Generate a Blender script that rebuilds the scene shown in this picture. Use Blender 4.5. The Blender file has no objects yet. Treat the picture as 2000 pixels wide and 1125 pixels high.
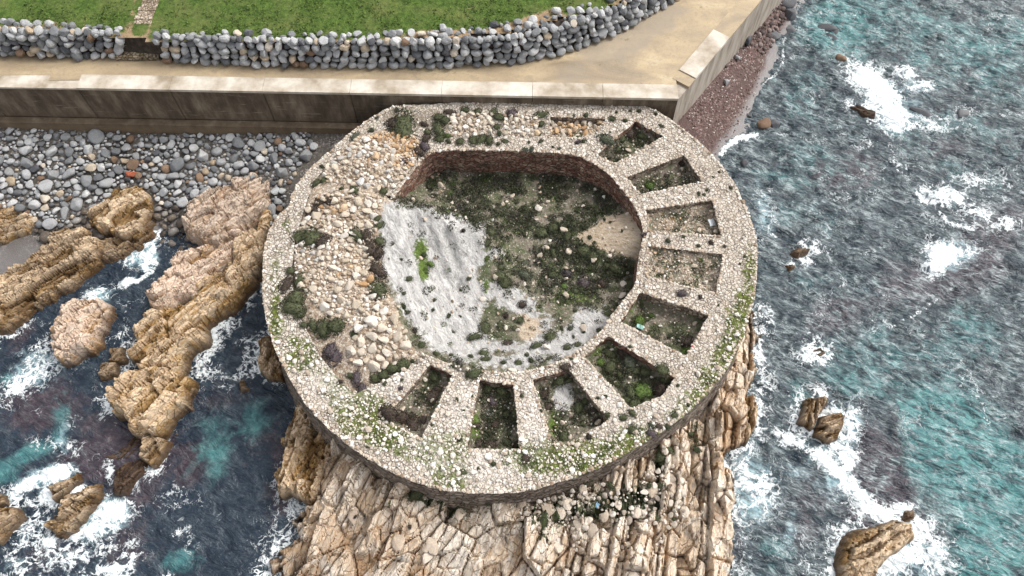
import bpy, bmesh, math, random
import numpy as np
from mathutils import Vector
from mathutils.geometry import delaunay_2d_cdt
R = math.radians
random.seed(7); rng = np.random.default_rng(7)
S = bpy.context.scene
COL = S.collection

# ------------------------------------------------------------------ camera, sky, sun, exposure
CAM = (0.26, -22.8, 42.8); TH = R(62.5); F = 1400.0
cd = bpy.data.cameras.new('camera'); cd.sensor_width = 36; cd.lens = F / 2000 * 36; cd.clip_start = .5; cd.clip_end = 3000
cam = bpy.data.objects.new('camera', cd); COL.objects.link(cam)
cam.location = CAM; cam.rotation_euler = (R(90) - TH, 0, 0); S.camera = cam
SUN_EL, SUN_AZ = 50, 62          # azimuth clockwise from +Y
W = bpy.data.worlds.new('World'); S.world = W; W.use_nodes = True
nt = W.node_tree; bg = nt.nodes['Background']
sky = nt.nodes.new('ShaderNodeTexSky'); sky.sky_type = 'NISHITA'; sky.sun_disc = False
sky.sun_elevation = R(SUN_EL); sky.sun_rotation = R(SUN_AZ); sky.dust_density = 4; sky.air_density = 1.0
hs = nt.nodes.new('ShaderNodeHueSaturation'); hs.inputs['Saturation'].default_value = .22
nt.links.new(sky.outputs[0], hs.inputs['Color']); nt.links.new(hs.outputs[0], bg.inputs[0]); bg.inputs[1].default_value = .15
sd = bpy.data.lights.new('sun', 'SUN'); sd.energy = 1.15; sd.angle = R(24); sd.color = (1, .965, .91)
sun = bpy.data.objects.new('sun', sd); COL.objects.link(sun)
sun.rotation_euler = Vector((math.sin(R(SUN_AZ)) * math.cos(R(SUN_EL)), math.cos(R(SUN_AZ)) * math.cos(R(SUN_EL)), math.sin(R(SUN_EL)))).to_track_quat('Z', 'Y').to_euler()
S.view_settings.view_transform = 'Standard'; S.view_settings.look = 'None'
S.view_settings.exposure = 0.74; S.view_settings.gamma = 1

# ------------------------------------------------------------------ maths helpers
ct, st = math.cos(TH), math.sin(TH)
def P(px, py, z):
    x = (px - 1000) / F; y = -(py - 562.5) / F
    dy = ct + y * st; dz = -st + y * ct; t = (z - CAM[2]) / dz
    return (CAM[0] + x * t, CAM[1] + dy * t)
def PP(pts, z): return np.array([P(a, b, z) for a, b in pts])
def proj(X, Y, Z):
    dx = X - CAM[0]; dy = Y - CAM[1]; dz = Z - CAM[2]
    f = dy * ct - dz * st; u = dy * st + dz * ct
    f = np.maximum(f, .5)
    return 1000 + F * dx / f, 562.5 - F * u / f
def hsh(ix, iy, s):
    h = (ix.astype(np.int64) * 374761393 + iy.astype(np.int64) * 668265263 + s * 974634777) & 0xffffffff
    h = ((h ^ (h >> 13)) * 1274126177) & 0xffffffff
    h = ((h ^ (h >> 16)) * 2246822519) & 0xffffffff
    return ((h ^ (h >> 15)) & 0xffffff) / float(0xffffff)
def vn(x, y, s=0):
    ix = np.floor(x); iy = np.floor(y); fx = x - ix; fy = y - iy
    fx = fx * fx * (3 - 2 * fx); fy = fy * fy * (3 - 2 * fy)
    a = hsh(ix, iy, s); b = hsh(ix + 1, iy, s); c = hsh(ix, iy + 1, s); d = hsh(ix + 1, iy + 1, s)
    return a + (b - a) * fx + (c - a) * fy + (a - b - c + d) * fx * fy
def fbm(x, y, s=0, o=4):
    v = 0; a = .5; t = 0
    for i in range(o):
        v = v + a * vn(x, y, s + i * 17); t += a; a *= .5; x = x * 2.03 + 11.3; y = y * 2.03 + 5.7
    return v / t
def worley(x, y, s=0):
    ix = np.floor(x); iy = np.floor(y)
    f1 = np.full(x.shape, 9.); f2 = np.full(x.shape, 9.)
    cx = np.zeros(x.shape); cy = np.zeros(x.shape); ci = np.zeros(x.shape); cj = np.zeros(x.shape)
    for i in (-1, 0, 1):
        for j in (-1, 0, 1):
            gx = ix + i; gy = iy + j
            qx = gx + .1 + .8 * hsh(gx, gy, s); qy = gy + .1 + .8 * hsh(gx, gy, s + 1)
            d = np.hypot(x - qx, y - qy)
            n = d < f1
            f2 = np.where(n, f1, np.minimum(f2, d)); f1 = np.where(n, d, f1)
            cx = np.where(n, qx, cx); cy = np.where(n, qy, cy); ci = np.where(n, gx, ci); cj = np.where(n, gy, cj)
    return f1, f2, x - cx, y - cy, ci, cj
def sdist(X, Y, poly):               # signed distance, positive inside
    poly = np.asarray(poly, float); n = len(poly)
    d = np.full(X.shape, 1e9); ins = np.zeros(X.shape, bool)
    for i in range(n):
        x0, y0 = poly[i]; x1, y1 = poly[(i + 1) % n]
        ex, ey = x1 - x0, y1 - y0; L = ex * ex + ey * ey + 1e-12
        t = np.clip(((X - x0) * ex + (Y - y0) * ey) / L, 0, 1)
        d = np.minimum(d, np.hypot(X - x0 - t * ex, Y - y0 - t * ey))
        c = ((y0 > Y) != (y1 > Y)) & (X < (x1 - x0) * (Y - y0) / ((y1 - y0) if y1 != y0 else 1e-9) + x0)
        ins ^= c
    return np.where(ins, d, -d)
def ldist(X, Y, pts):
    d = np.full(X.shape, 1e9)
    for (x0, y0), (x1, y1) in zip(pts[:-1], pts[1:]):
        ex, ey = x1 - x0, y1 - y0; L = ex * ex + ey * ey + 1e-12
        t = np.clip(((X - x0) * ex + (Y - y0) * ey) / L, 0, 1)
        d = np.minimum(d, np.hypot(X - x0 - t * ex, Y - y0 - t * ey))
    return d
def sm(a, b, x): t = np.clip((x - a) / (b - a), 0, 1); return t * t * (3 - 2 * t)
class RBF:
    def __init__(s, ctrl, lam=.05):
        c = np.array([(*P(a, b, z), z) for a, b, z in ctrl]); s.c = c[:, :2]
        n = len(c); A = np.zeros((n + 3, n + 3)); r = np.hypot(*(s.c[:, None] - s.c[None]).transpose(2, 0, 1))
        A[:n, :n] = r + lam * np.eye(n) * -1; A[:n, n] = 1; A[:n, n + 1:] = s.c; A[n, :n] = 1; A[n + 1:, :n] = s.c.T
        s.w = np.linalg.solve(A, np.r_[c[:, 2], 0, 0, 0])
    def __call__(s, X, Y):
        n = len(s.c); o = s.w[n] + s.w[n + 1] * X + s.w[n + 2] * Y
        for i in range(n): o = o + s.w[i] * np.hypot(X - s.c[i, 0], Y - s.c[i, 1])
        return o

# ------------------------------------------------------------------ object helpers
def tag(o, label=None, cat=None, group=None, kind=None):
    if label: o['label'] = label
    if cat: o['category'] = cat
    if group: o['group'] = group
    if kind: o['kind'] = kind
    return o
def mesh(name, V, Fc, mat=None, attr=None, smooth=False):
    me = bpy.data.meshes.new(name)
    V = np.asarray(V, np.float32)
    if isinstance(Fc, np.ndarray):
        k = Fc.shape[1]; nf = len(Fc)
        me.vertices.add(len(V)); me.vertices.foreach_set('co', V.ravel())
        me.loops.add(nf * k); me.loops.foreach_set('vertex_index', Fc.astype(np.int32).ravel())
        me.polygons.add(nf); me.polygons.foreach_set('loop_start', np.arange(0, nf * k, k, dtype=np.int32))
        me.update(calc_edges=True)
    else:
        me.from_pydata([tuple(map(float, v)) for v in V], [], Fc); me.update()
    if attr is not None:
        a = me.attributes.new('mk', 'FLOAT_COLOR', 'POINT'); at = np.zeros((len(V), 4), np.float32); at[:, :attr.shape[1]] = attr
        a.data.foreach_set('color', at.ravel())
    me.polygons.foreach_set('use_smooth', [smooth] * len(me.polygons))
    if mat: me.materials.append(mat)
    return me
def obj(name, me, parent=None, loc=None, rot=None, sc=None):
    o = bpy.data.objects.new(name, me); COL.objects.link(o)
    if parent: o.parent = parent
    if loc is not None: o.location = loc
    if rot is not None: o.rotation_euler = rot
    if sc is not None: o.scale = sc
    return o
def empty(name, loc=(0, 0, 0)):
    o = bpy.data.objects.new(name, None); COL.objects.link(o); o.location = loc; o.empty_display_size = .2; return o
def grid(xs, ys):
    X, Y = np.meshgrid(xs, ys); ny, nx = X.shape
    i = np.arange(nx * ny).reshape(ny, nx)
    Q = np.stack([i[:-1, :-1], i[:-1, 1:], i[1:, 1:], i[1:, :-1]], -1).reshape(-1, 4)
    return X, Y, Q
def compact(V, Q, A=None):
    u = np.unique(Q); m = np.full(len(V), -1); m[u] = np.arange(len(u))
    return V[u], m[Q], (A[u] if A is not None else None)
def extrude_poly(poly, z0, z1, off=0):       # closed prism
    n = len(poly); V = [(*p, z0) for p in poly] + [(*p, z1) for p in poly]
    a = sum(poly[i][0] * poly[(i + 1) % n][1] - poly[(i + 1) % n][0] * poly[i][1] for i in range(n))
    Fc = [tuple(range(n, 2 * n)), tuple(range(n - 1, -1, -1))] + [(i, (i + 1) % n, n + (i + 1) % n, n + i) for i in range(n)]
    if a < 0: Fc = [f[::-1] for f in Fc]
    return V, Fc

# ------------------------------------------------------------------ material helpers
class M:
    def __init__(s, name, rough=.9, spec=.3):
        s.m = bpy.data.materials.new(name); s.m.use_nodes = True; s.t = s.m.node_tree
        s.b = s.t.nodes['Principled BSDF']; s.b.inputs['Roughness'].default_value = rough
        s.b.inputs['Specular IOR Level'].default_value = spec
        s.co = s.t.nodes.new('ShaderNodeTexCoord').outputs['Object']
    def n(s, ty, **k):
        nd = s.t.nodes.new(ty)
        for a, b in k.items(): setattr(nd, a, b)
        return nd
    def put(s, sock, v):
        if isinstance(v, bpy.types.NodeSocket): s.t.links.new(v, sock)
        elif v is not None:
            if isinstance(v, tuple) and len(v) == 3 and sock.type == 'RGBA': v = (*v, 1)
            sock.default_value = v
    def map(s, scale=(1, 1, 1), rot=(0, 0, 0), vec=None):
        if rot != (0, 0, 0): vec = s._rot(rot, vec)
        nd = s.n('ShaderNodeMapping'); nd.inputs['Scale'].default_value = scale
        s.put(nd.inputs['Vector'], vec or s.co); return nd.outputs[0]
    def _rot(s, rot, vec):
        nd = s.n('ShaderNodeMapping'); nd.inputs['Rotation'].default_value = rot; s.put(nd.inputs['Vector'], vec or s.co); return nd.outputs[0]
    def noise(s, scale, det=4, rough=.55, vec=None, dist=0, color=False):
        nd = s.n('ShaderNodeTexNoise'); nd.inputs['Scale'].default_value = scale; nd.inputs['Detail'].default_value = det
        nd.inputs['Roughness'].default_value = rough; nd.inputs['Distortion'].default_value = dist
        s.put(nd.inputs['Vector'], vec or s.co); return nd.outputs['Color' if color else 'Fac']
    def vor(s, scale, feat='F1', vec=None, out='Distance', rnd=1):
        nd = s.n('ShaderNodeTexVoronoi', feature=feat); nd.inputs['Scale'].default_value = scale; nd.inputs['Randomness'].default_value = rnd
        s.put(nd.inputs['Vector'], vec or s.co); return nd.outputs[out]
    def warp(s, amt, scale, vec=None):
        v = vec or s.co; c = s.noise(scale, 2, vec=v, color=True)
        a = s.n('ShaderNodeVectorMath', operation='MULTIPLY_ADD'); s.put(a.inputs[0], c); a.inputs[1].default_value = (amt,) * 3; s.put(a.inputs[2], v)
        return a.outputs[0]
    def mth(s, op, a, b=None, c=None, clamp=False):
        nd = s.n('ShaderNodeMath', operation=op, use_clamp=clamp); s.put(nd.inputs[0], a); s.put(nd.inputs[1], b)
        if c is not None: s.put(nd.inputs[2], c)
        return nd.outputs[0]
    def rr(s, v, a, b, c=0., d=1.):
        nd = s.n('ShaderNodeMapRange'); s.put(nd.inputs['Value'], v)
        for i, q in zip((1, 2, 3, 4), (a, b, c, d)): s.put(nd.inputs[i], q)
        return nd.outputs[0]
    def mix(s, f, a, b, mode='MIX'):
        nd = s.n('ShaderNodeMix', data_type='RGBA', blend_type=mode); s.put(nd.inputs[0], f); s.put(nd.inputs[6], a); s.put(nd.inputs[7], b); return nd.outputs[2]
    def ramp(s, f, stops, interp='LINEAR'):
        nd = s.n('ShaderNodeValToRGB'); cr = nd.color_ramp; cr.interpolation = interp
        while len(cr.elements) < len(stops): cr.elements.new(.5)
        for e, (p, c) in zip(cr.elements, stops): e.position = p; e.color = (*c, 1)
        s.put(nd.inputs[0], f); return nd.outputs[0]
    def attr(s, name='mk'):
        nd = s.n('ShaderNodeAttribute', attribute_name=name); sp = s.n('ShaderNodeSeparateColor')
        s.t.links.new(nd.outputs['Color'], sp.inputs[0]); return sp.outputs[0], sp.outputs[1], sp.outputs[2], nd.outputs['Alpha']
    def bump(s, h, dist=.05, strength=1., prev=None):
        nd = s.n('ShaderNodeBump'); nd.inputs['Strength'].default_value = strength; nd.inputs['Distance'].default_value = dist
        s.put(nd.inputs['Height'], h)
        if prev is not None: s.put(nd.inputs['Normal'], prev)
        return nd.outputs[0]
    def done(s, color, normal=None, rough=None):
        s.put(s.b.inputs['Base Color'], color)
        if normal is not None: s.put(s.b.inputs['Normal'], normal)
        if rough is not None: s.put(s.b.inputs['Roughness'], rough)
        return s.m

def mat_paving():                     # rubble-masonry top of the fort; mk: moss, dirt, pale
    m = M('rubble_masonry_top', .95, .15); g, dirt, pale, _ = m.attr()
    w = m.warp(.16, 3)
    e = m.vor(4.7, 'DISTANCE_TO_EDGE', w); c = m.vor(4.7, 'F1', w, 'Color'); sp = m.n('ShaderNodeSeparateColor'); m.put(sp.inputs[0], c)
    e2 = m.vor(9., 'DISTANCE_TO_EDGE', w); c2 = m.vor(9., 'F1', w, 'Color'); sp2 = m.n('ShaderNodeSeparateColor'); m.put(sp2.inputs[0], c2)
    sel = m.rr(m.noise(.8, 2), .42, .56)
    rnd = m.mix(sel, sp.outputs[0], sp2.outputs[0]); edge = m.mth('MULTIPLY', m.rr(e, .02, .11), m.rr(e2, .0, .07, .55, 1.))
    stone = m.ramp(rnd, [(0, (.33, .28, .22)), (.2, (.47, .41, .34)), (.45, (.58, .52, .445)), (.7, (.66, .61, .54)), (1, (.76, .72, .66))])
    stone = m.mix(m.rr(sp.outputs[1], .85, .95, 0, .3), stone, (.46, .32, .25))
    stone = m.mix(m.rr(m.noise(14, 3), .35, .65, 0, .35), stone, (.35, .28, .21))
    big = m.noise(.45, 5, .6)
    stone = m.mix(m.rr(big, .5, .68, 0, .45), stone, (.38, .31, .25))
    joint = m.ramp(m.noise(1.3, 5, .65), [(.3, (.09, .075, .058)), (.5, (.17, .14, .11)), (.7, (.34, .29, .23))])
    col = m.mix(edge, joint, stone)
    thin = m.mth('MULTIPLY', m.rr(rnd, .35, .6), 1.)        # stones that poke out of moss/soil
    gn = m.mth('ADD', g, m.mth('MULTIPLY', m.mth('SUBTRACT', m.noise(1.7, 6, .7), .5), 1.6))
    gm = m.mth('MULTIPLY', m.rr(gn, .32, .55), m.rr(m.mth('MULTIPLY', rnd, edge), .45, .8, 1, .0))
    green = m.ramp(m.noise(5, 4, .7), [(.3, (.07, .06, .035)), (.5, (.11, .12, .035)), (.72, (.18, .26, .05))])
    col = m.mix(gm, col, green)
    dn = m.mth('ADD', dirt, m.mth('MULTIPLY', m.mth('SUBTRACT', m.noise(1.6, 5, .6), .5), .9))
    dm = m.mth('MULTIPLY', m.rr(dn, .4, .65, 0, .85), m.rr(m.mth('MULTIPLY', rnd, edge), .3, .8, 1, .3))
    col = m.mix(dm, col, m.ramp(m.noise(7, 3), [(.3, (.15, .12, .09)), (.7, (.30, .25, .19))]))
    col = m.mix(m.mth('MULTIPLY', pale, m.rr(m.noise(6, 4), .35, .6)), col, (.72, .67, .61))
    h = m.mth('ADD', m.rr(e, 0, .15), m.mth('MULTIPLY', m.noise(18, 3), .35))
    h = m.mth('ADD', h, m.mth('MULTIPLY', rnd, .8))
    return m.done(col, m.bump(h, .07, .6))
def mat_masonry(name, tones, joint=(.08, .06, .045), sc=3.2):
    m = M(name, .95, .15); w = m.warp(.12, 2.5, m.map((1, 1, 1.7)))
    e = m.vor(sc, 'DISTANCE_TO_EDGE', w); c = m.vor(sc, 'F1', w, 'Color'); sp = m.n('ShaderNodeSeparateColor'); m.put(sp.inputs[0], c)
    k = len(tones); st_ = m.ramp(sp.outputs[0], [(i / (k - 1), t) for i, t in enumerate(tones)])
    st_ = m.mix(m.rr(m.noise(1.2, 4), .4, .7, 0, .6), st_, joint)
    col = m.mix(m.rr(e, .01, .07), joint, st_)
    return m.done(col, m.bump(m.mth('ADD', m.rr(e, 0, .12), sp.outputs[1]), .09, 1))
def mat_ground():                     # courtyard: white spoil, beige sandstone, scrub soil; mk: white, beige, green, rubble
    m = M('courtyard_soil', .97, .1); wh, be, gr, ru = m.attr()
    n1 = m.noise(1.1, 6, .65); n2 = m.noise(6, 5, .7); n3 = m.noise(22, 3, .7)
    soil = m.ramp(n2, [(.25, (.10, .085, .065)), (.5, (.22, .19, .15)), (.75, (.36, .32, .26))])
    soil = m.mix(m.rr(n1, .42, .6), soil, m.ramp(n2, [(.3, (.05, .06, .03)), (.7, (.15, .165, .09))]))
    soil = m.mix(m.mth('MULTIPLY', m.rr(m.vor(5), .12, .2, 1, 0), .8), soil, (.55, .5, .43))
    fi = m.noise(2.5, 6, .75, vec=m.map((1.4, .5, 1), (0, 0, R(-28))), dist=1.2)
    white = m.ramp(fi, [(.3, (.21, .20, .19)), (.43, (.38, .365, .35)), (.57, (.56, .545, .52)), (.72, (.76, .74, .71))])
    white = m.mix(m.rr(m.mth('MULTIPLY', n3, n2), .33, .42, 0, .75), white, (.2, .19, .18))
    beige = m.ramp(m.noise(3.5, 5, .7, vec=m.map((.5, 2, 1), (0, 0, R(20)))), [(.3, (.35, .25, .16)), (.5, (.52, .42, .31)), (.75, (.64, .55, .44))])
    w = m.warp(.12, 4); e = m.vor(7, 'DISTANCE_TO_EDGE', w); c = m.vor(7, 'F1', w, 'Color'); sp = m.n('ShaderNodeSeparateColor'); m.put(sp.inputs[0], c)
    rub = m.mix(m.rr(e, .01, .08), (.16, .12, .09), m.ramp(sp.outputs[0], [(0, (.33, .24, .17)), (.5, (.52, .42, .32)), (1, (.68, .6, .5))]))
    nz = m.mth('MULTIPLY', m.mth('SUBTRACT', m.noise(1.9, 6, .72), .5), 1.5)
    f = lambda a: m.rr(m.mth('ADD', a, nz), .42, .58)
    col = m.mix(f(ru), soil, rub); col = m.mix(f(be), col, beige); col = m.mix(f(wh), col, white)
    gcol = m.ramp(n2, [(.3, (.05, .075, .02)), (.7, (.17, .24, .06))])
    col = m.mix(m.rr(m.mth('ADD', gr, m.mth('MULTIPLY', m.mth('SUBTRACT', m.noise(5, 4, .7), .5), 1.5)), .5, .68), col, gcol)
    h = m.mth('ADD', fi, m.mth('MULTIPLY', n2, .8)); h = m.mth('ADD', h, m.mth('MULTIPLY', n3, .3))
    return m.done(col, m.bump(h, .16, .8))
def mat_rock(name, pale, mid, deep, grey, wetz=.55, shift=.75, sa=50):    # mk: block random, moss, orange, wetness offset
    m = M(name, .85, .3); rd, mo, og, bl = m.attr()
    n1 = m.noise(.9, 5, .6); n2 = m.noise(5, 6, .7); st_ = m.noise(2.2, 5, .65, vec=m.map((.45, 2.2, 1), (0, 0, R(-sa))), dist=.5)
    f = m.mth('ADD', m.mth('MULTIPLY', rd, .5), m.mth('MULTIPLY', st_, shift))
    col = m.ramp(f, [(.28, grey), (.45, mid), (.66, pale), (.95, tuple(min(1, c * 1.12) for c in pale))])
    if sa == 76: col = m.mix(m.rr(m.noise(.38, 5, .62), .54, .66, 0, .6), col, m.ramp(st_, [(.3, (.12, .105, .095)), (.7, (.36, .33, .30))]))
    of = m.rr(m.mth('ADD', og, m.mth('MULTIPLY', m.mth('SUBTRACT', n1, .5), 1.6)), .45, .75, 0, .8)
    col = m.mix(of, col, m.ramp(n2, [(.3, deep), (.7, mid)]))
    col = m.mix(m.mth('MULTIPLY', bl, m.rr(st_, .35, .6)), col, pale)
    w = m.warp(.35, 1.6, m.map((.62, 1.4, 1), (0, 0, R(-sa))))
    ck = m.vor(1.5, 'DISTANCE_TO_EDGE', w); ck2 = m.vor(4.2, 'DISTANCE_TO_EDGE', w)
    cr = m.mth('MULTIPLY', m.rr(ck, 0, .024, .2, 1), m.rr(ck2, 0, .028, .5, 1))
    col = m.mix(m.mth('SUBTRACT', 1., cr), col, tuple(c * .22 for c in deep))
    col = m.mix(m.rr(n2, .55, .75, 0, .45), col, tuple(c * .5 for c in mid))
    geo = m.n('ShaderNodeNewGeometry'); sx = m.n('ShaderNodeSeparateXYZ'); m.put(sx.inputs[0], geo.outputs['Position'])
    z = m.mth('ADD', sx.outputs[2], m.mth('MULTIPLY', m.mth('SUBTRACT', n1, .5), .9))
    wet = m.rr(z, wetz * .5, wetz * 2.0, 1, 0)
    col = m.mix(m.mth('MULTIPLY', wet, .85), col, m.ramp(n2, [(.35, (.025, .014, .010)), (.7, (.11, .055, .022))]))
    mf = m.rr(m.mth('ADD', mo, m.mth('MULTIPLY', m.mth('SUBTRACT', m.noise(2.3, 5, .7), .5), 1.5)), .52, .66)
    col = m.mix(mf, col, m.ramp(n2, [(.4, (.03, .03, .018)), (.62, (.07, .09, .03))]))
    h = m.mth('ADD', m.mth('MULTIPLY', n2, .8), m.mth('ADD', st_, m.mth('MULTIPLY', cr, .7)))
    return m.done(col, m.bump(h, .14, .85), m.rr(wet, 0, 1, .88, .35))
def mat_stone(name, stops, src='obj', spots=.35, sc=9, top=None, rough=.85):
    m = M(name, rough, .25)
    r = m.n('ShaderNodeObjectInfo').outputs['Random'] if src == 'obj' else m.n('ShaderNodeNewGeometry').outputs['Random Per Island']
    col = m.ramp(r, stops)
    n = m.noise(sc, 5, .65); n0 = m.noise(2.2, 3)
    col = m.mix(m.rr(n, .42, .68, 0, spots), col, (.12, .10, .085)); col = m.mix(m.rr(n, .3, .4, spots * .8, 0), col, (.72, .70, .67))
    return m.done(col, m.bump(n, .05, .7))
def mat_leaf(name, a, b, c, src='obj'):
    m = M(name, .8, .2)
    geo = m.n('ShaderNodeNewGeometry').outputs['Random Per Island']; ob = m.n('ShaderNodeObjectInfo').outputs['Random']
    base = m.mix(m.rr(ob if src == 'obj' else m.noise(.7, 2), .3, .8), a, c)
    col = m.mix(m.rr(geo, .55, 1), base, b); col = m.mix(m.rr(geo, .0, .12, .8, 0), col, (.12, .09, .065))
    return m.done(col)
def mat_water():                      # mk: foam, teal, purple bed, milk
    m = M('sea_water', .12, .5); fo, te, pu, mi = m.attr(); m.b.inputs['IOR'].default_value = 1.33
    n1 = m.noise(.28, 5, .62, dist=.4); n2 = m.noise(1.5, 6, .7, dist=.6); n3 = m.noise(6, 4, .7); nb = m.noise(.8, 6, .72, dist=.5)
    deep = m.ramp(n2, [(.3, (.009, .016, .028)), (.55, (.020, .032, .048)), (.8, (.045, .065, .080))])
    a = lambda v, k=.6, lo=.4, hi=.66, top=1.: m.rr(m.mth('ADD', v, m.mth('MULTIPLY', m.mth('SUBTRACT', m.mth('ADD', m.mth('MULTIPLY', n1, .5), m.mth('MULTIPLY', nb, .5)), .5), k)), lo, hi, 0, top)
    pur = m.ramp(n2, [(.3, (.022, .015, .024)), (.55, (.055, .038, .048)), (.8, (.11, .08, .08))])
    sx0 = m.n('ShaderNodeSeparateXYZ'); m.put(sx0.inputs[0], m.co); deep = m.mix(m.rr(sx0.outputs[0], 4, 16, 0, .5), deep, (.040, .062, .066))
    col = m.mix(a(m.mth('ADD', pu, .12), 2.6, .3, .62, .9), deep, pur)
    teal = m.ramp(n2, [(.25, (.035, .12, .135)), (.55, (.07, .23, .23)), (.8, (.15, .34, .32))])
    col = m.mix(a(te, 2.4, .3, .8, .9), col, teal)
    milk = m.ramp(n2, [(.35, (.12, .25, .30)), (.65, (.42, .58, .62))])
    col = m.mix(m.rr(m.mth('ADD', mi, m.mth('MULTIPLY', m.mth('SUBTRACT', n2, .5), 1.3)), .35, .9, 0, .85), col, milk)
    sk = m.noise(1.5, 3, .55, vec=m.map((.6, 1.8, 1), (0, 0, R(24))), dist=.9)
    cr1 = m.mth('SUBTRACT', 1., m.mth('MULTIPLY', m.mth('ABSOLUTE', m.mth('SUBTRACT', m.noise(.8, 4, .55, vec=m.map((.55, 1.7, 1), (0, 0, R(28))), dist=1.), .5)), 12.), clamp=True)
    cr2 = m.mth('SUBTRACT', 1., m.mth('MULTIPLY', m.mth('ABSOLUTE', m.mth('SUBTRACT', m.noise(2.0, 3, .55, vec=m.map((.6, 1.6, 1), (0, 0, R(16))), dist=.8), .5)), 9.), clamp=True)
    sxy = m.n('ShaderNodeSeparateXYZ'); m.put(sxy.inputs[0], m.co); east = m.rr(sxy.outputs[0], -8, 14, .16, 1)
    col = m.mix(m.mth('MULTIPLY', m.rr(sk, .52, .42, 0, .72), east), col, (.012, .020, .030))  # wave troughs: their shade is painted into the water colour
    col = m.mix(m.mth('MULTIPLY', m.rr(sk, .52, .72, 0, .4), east), col, (.17, .225, .235))  # pale foam streaks that double as painted sky reflections on the waves
    col = m.mix(m.mth('MULTIPLY', m.mth('ADD', m.mth('MULTIPLY', m.mth('POWER', cr1, 3.), .55), m.mth('MULTIPLY', m.mth('POWER', cr2, 3.), .30)), m.mth('MULTIPLY', east, m.rr(nb, .40, .60))), col, (.50, .57, .58))  # thin bright crest lines: wave highlights painted into the base colour
    # foam: connected threads that close up to sheets where it is dense
    w = m.warp(1.1, .8); w2 = m.warp(.35, 3., w)
    rid = lambda sc, d, k: m.mth('SUBTRACT', 1., m.mth('MULTIPLY', m.mth('ABSOLUTE', m.mth('SUBTRACT', m.noise(sc, d, .6, vec=w2), .5)), k), clamp=True)
    r1 = rid(1.0, 4, 9.); r2 = rid(2.9, 4, 8.)
    patch = m.noise(.5, 5, .65)
    dens = m.mth('ADD', fo, m.mth('MULTIPLY', m.mth('SUBTRACT', patch, .5), m.rr(fo, 0, .35, .25, 1.1)))
    v = m.mth('ADD', m.mth('MULTIPLY', r1, .5), m.mth('ADD', m.mth('MULTIPLY', r2, .5), m.mth('MULTIPLY', dens, 1.05)))
    foam = m.mth('MULTIPLY', m.rr(v, 1.04, 1.38), m.rr(fo, .02, .16))
    foam = m.mth('MAXIMUM', foam, 0., clamp=True)
    fc = m.ramp(n3, [(.3, (.62, .70, .73)), (.6, (.86, .88, .88))])
    col = m.mix(foam, col, fc)
    wv = m.noise(1.2, 4, .55, vec=m.map((.8, 1.7, 1), (0, 0, R(28))), dist=.9)
    wv2 = m.noise(5.5, 4, .6, vec=m.map((1, 1.8, 1), (0, 0, R(10))), dist=.4)
    h = m.mth('ADD', wv, m.mth('MULTIPLY', wv2, .14)); h = m.mth('ADD', h, m.mth('MULTIPLY', foam, .12))
    return m.done(col, m.bump(h, .6, .6), m.rr(foam, 0, .6, .10, .85))
def mat_concrete(name, face=False):
    m = M(name, .85, .25); n1 = m.noise(.5, 5, .6); n2 = m.noise(3, 6, .7)
    if face:
        st_ = m.noise(1.3, 5, .65, vec=m.map((.9, .9, .3)))
        col = m.ramp(st_, [(.3, (.06, .045, .032)), (.45, (.10, .076, .053)), (.58, (.155, .12, .085)), (.75, (.26, .21, .155))])
        col = m.mix(m.rr(m.noise(2, 5, .7, vec=m.map((.3, .3, 3))), .6, .72, 0, .6), col, (.38, .32, .25))
        geo = m.n('ShaderNodeNewGeometry'); sx = m.n('ShaderNodeSeparateXYZ'); m.put(sx.inputs[0], geo.outputs['Position'])
        col = m.mix(m.rr(m.mth('ADD', sx.outputs[2], n1), 3.0, 3.7, .7, 0), col, (.20, .14, .085))
    else:
        col = m.ramp(n1, [(.34, (.30, .24, .17)), (.5, (.50, .44, .36)), (.64, (.66, .61, .53))])
        col = m.mix(m.rr(n2, .5, .72, 0, .5), col, (.40, .36, .30))
    return m.done(col, m.bump(n2, .03, .5))
def mat_path():
    m = M('wet_sandy_concrete', .55, .4); g, dk, _, _ = m.attr(); n1 = m.noise(.35, 5, .6, vec=m.map((.5, 1.2, 1)), dist=.8); n2 = m.noise(4, 5, .7)
    col = m.ramp(n1, [(.3, (.22, .175, .12)), (.45, (.34, .26, .165)), (.6, (.44, .34, .21)), (.75, (.52, .43, .29))])
    col = m.mix(m.rr(n2, .5, .75, 0, .5), col, (.20, .165, .13)); col = m.mix(m.rr(m.noise(.9, 6, .7, dist=1.), .54, .66, 0, .5), col, (.25, .20, .14)); col = m.mix(m.rr(m.noise(24, 2), .62, .7, 0, .5), col, (.6, .52, .42))
    col = m.mix(m.rr(m.mth('ADD', dk, m.mth('MULTIPLY', m.mth('SUBTRACT', m.noise(.8, 5, .6), .5), .9)), .4, .6, 0, .6), col, (.28, .235, .185))
    col = m.mix(m.rr(m.noise(1.3, 5, .65), .66, .74, 0, .6), col, (.12, .11, .04))
    return m.done(col, m.bump(n2, .02, .5), m.rr(n1, .35, .6, .30, .75))
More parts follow.
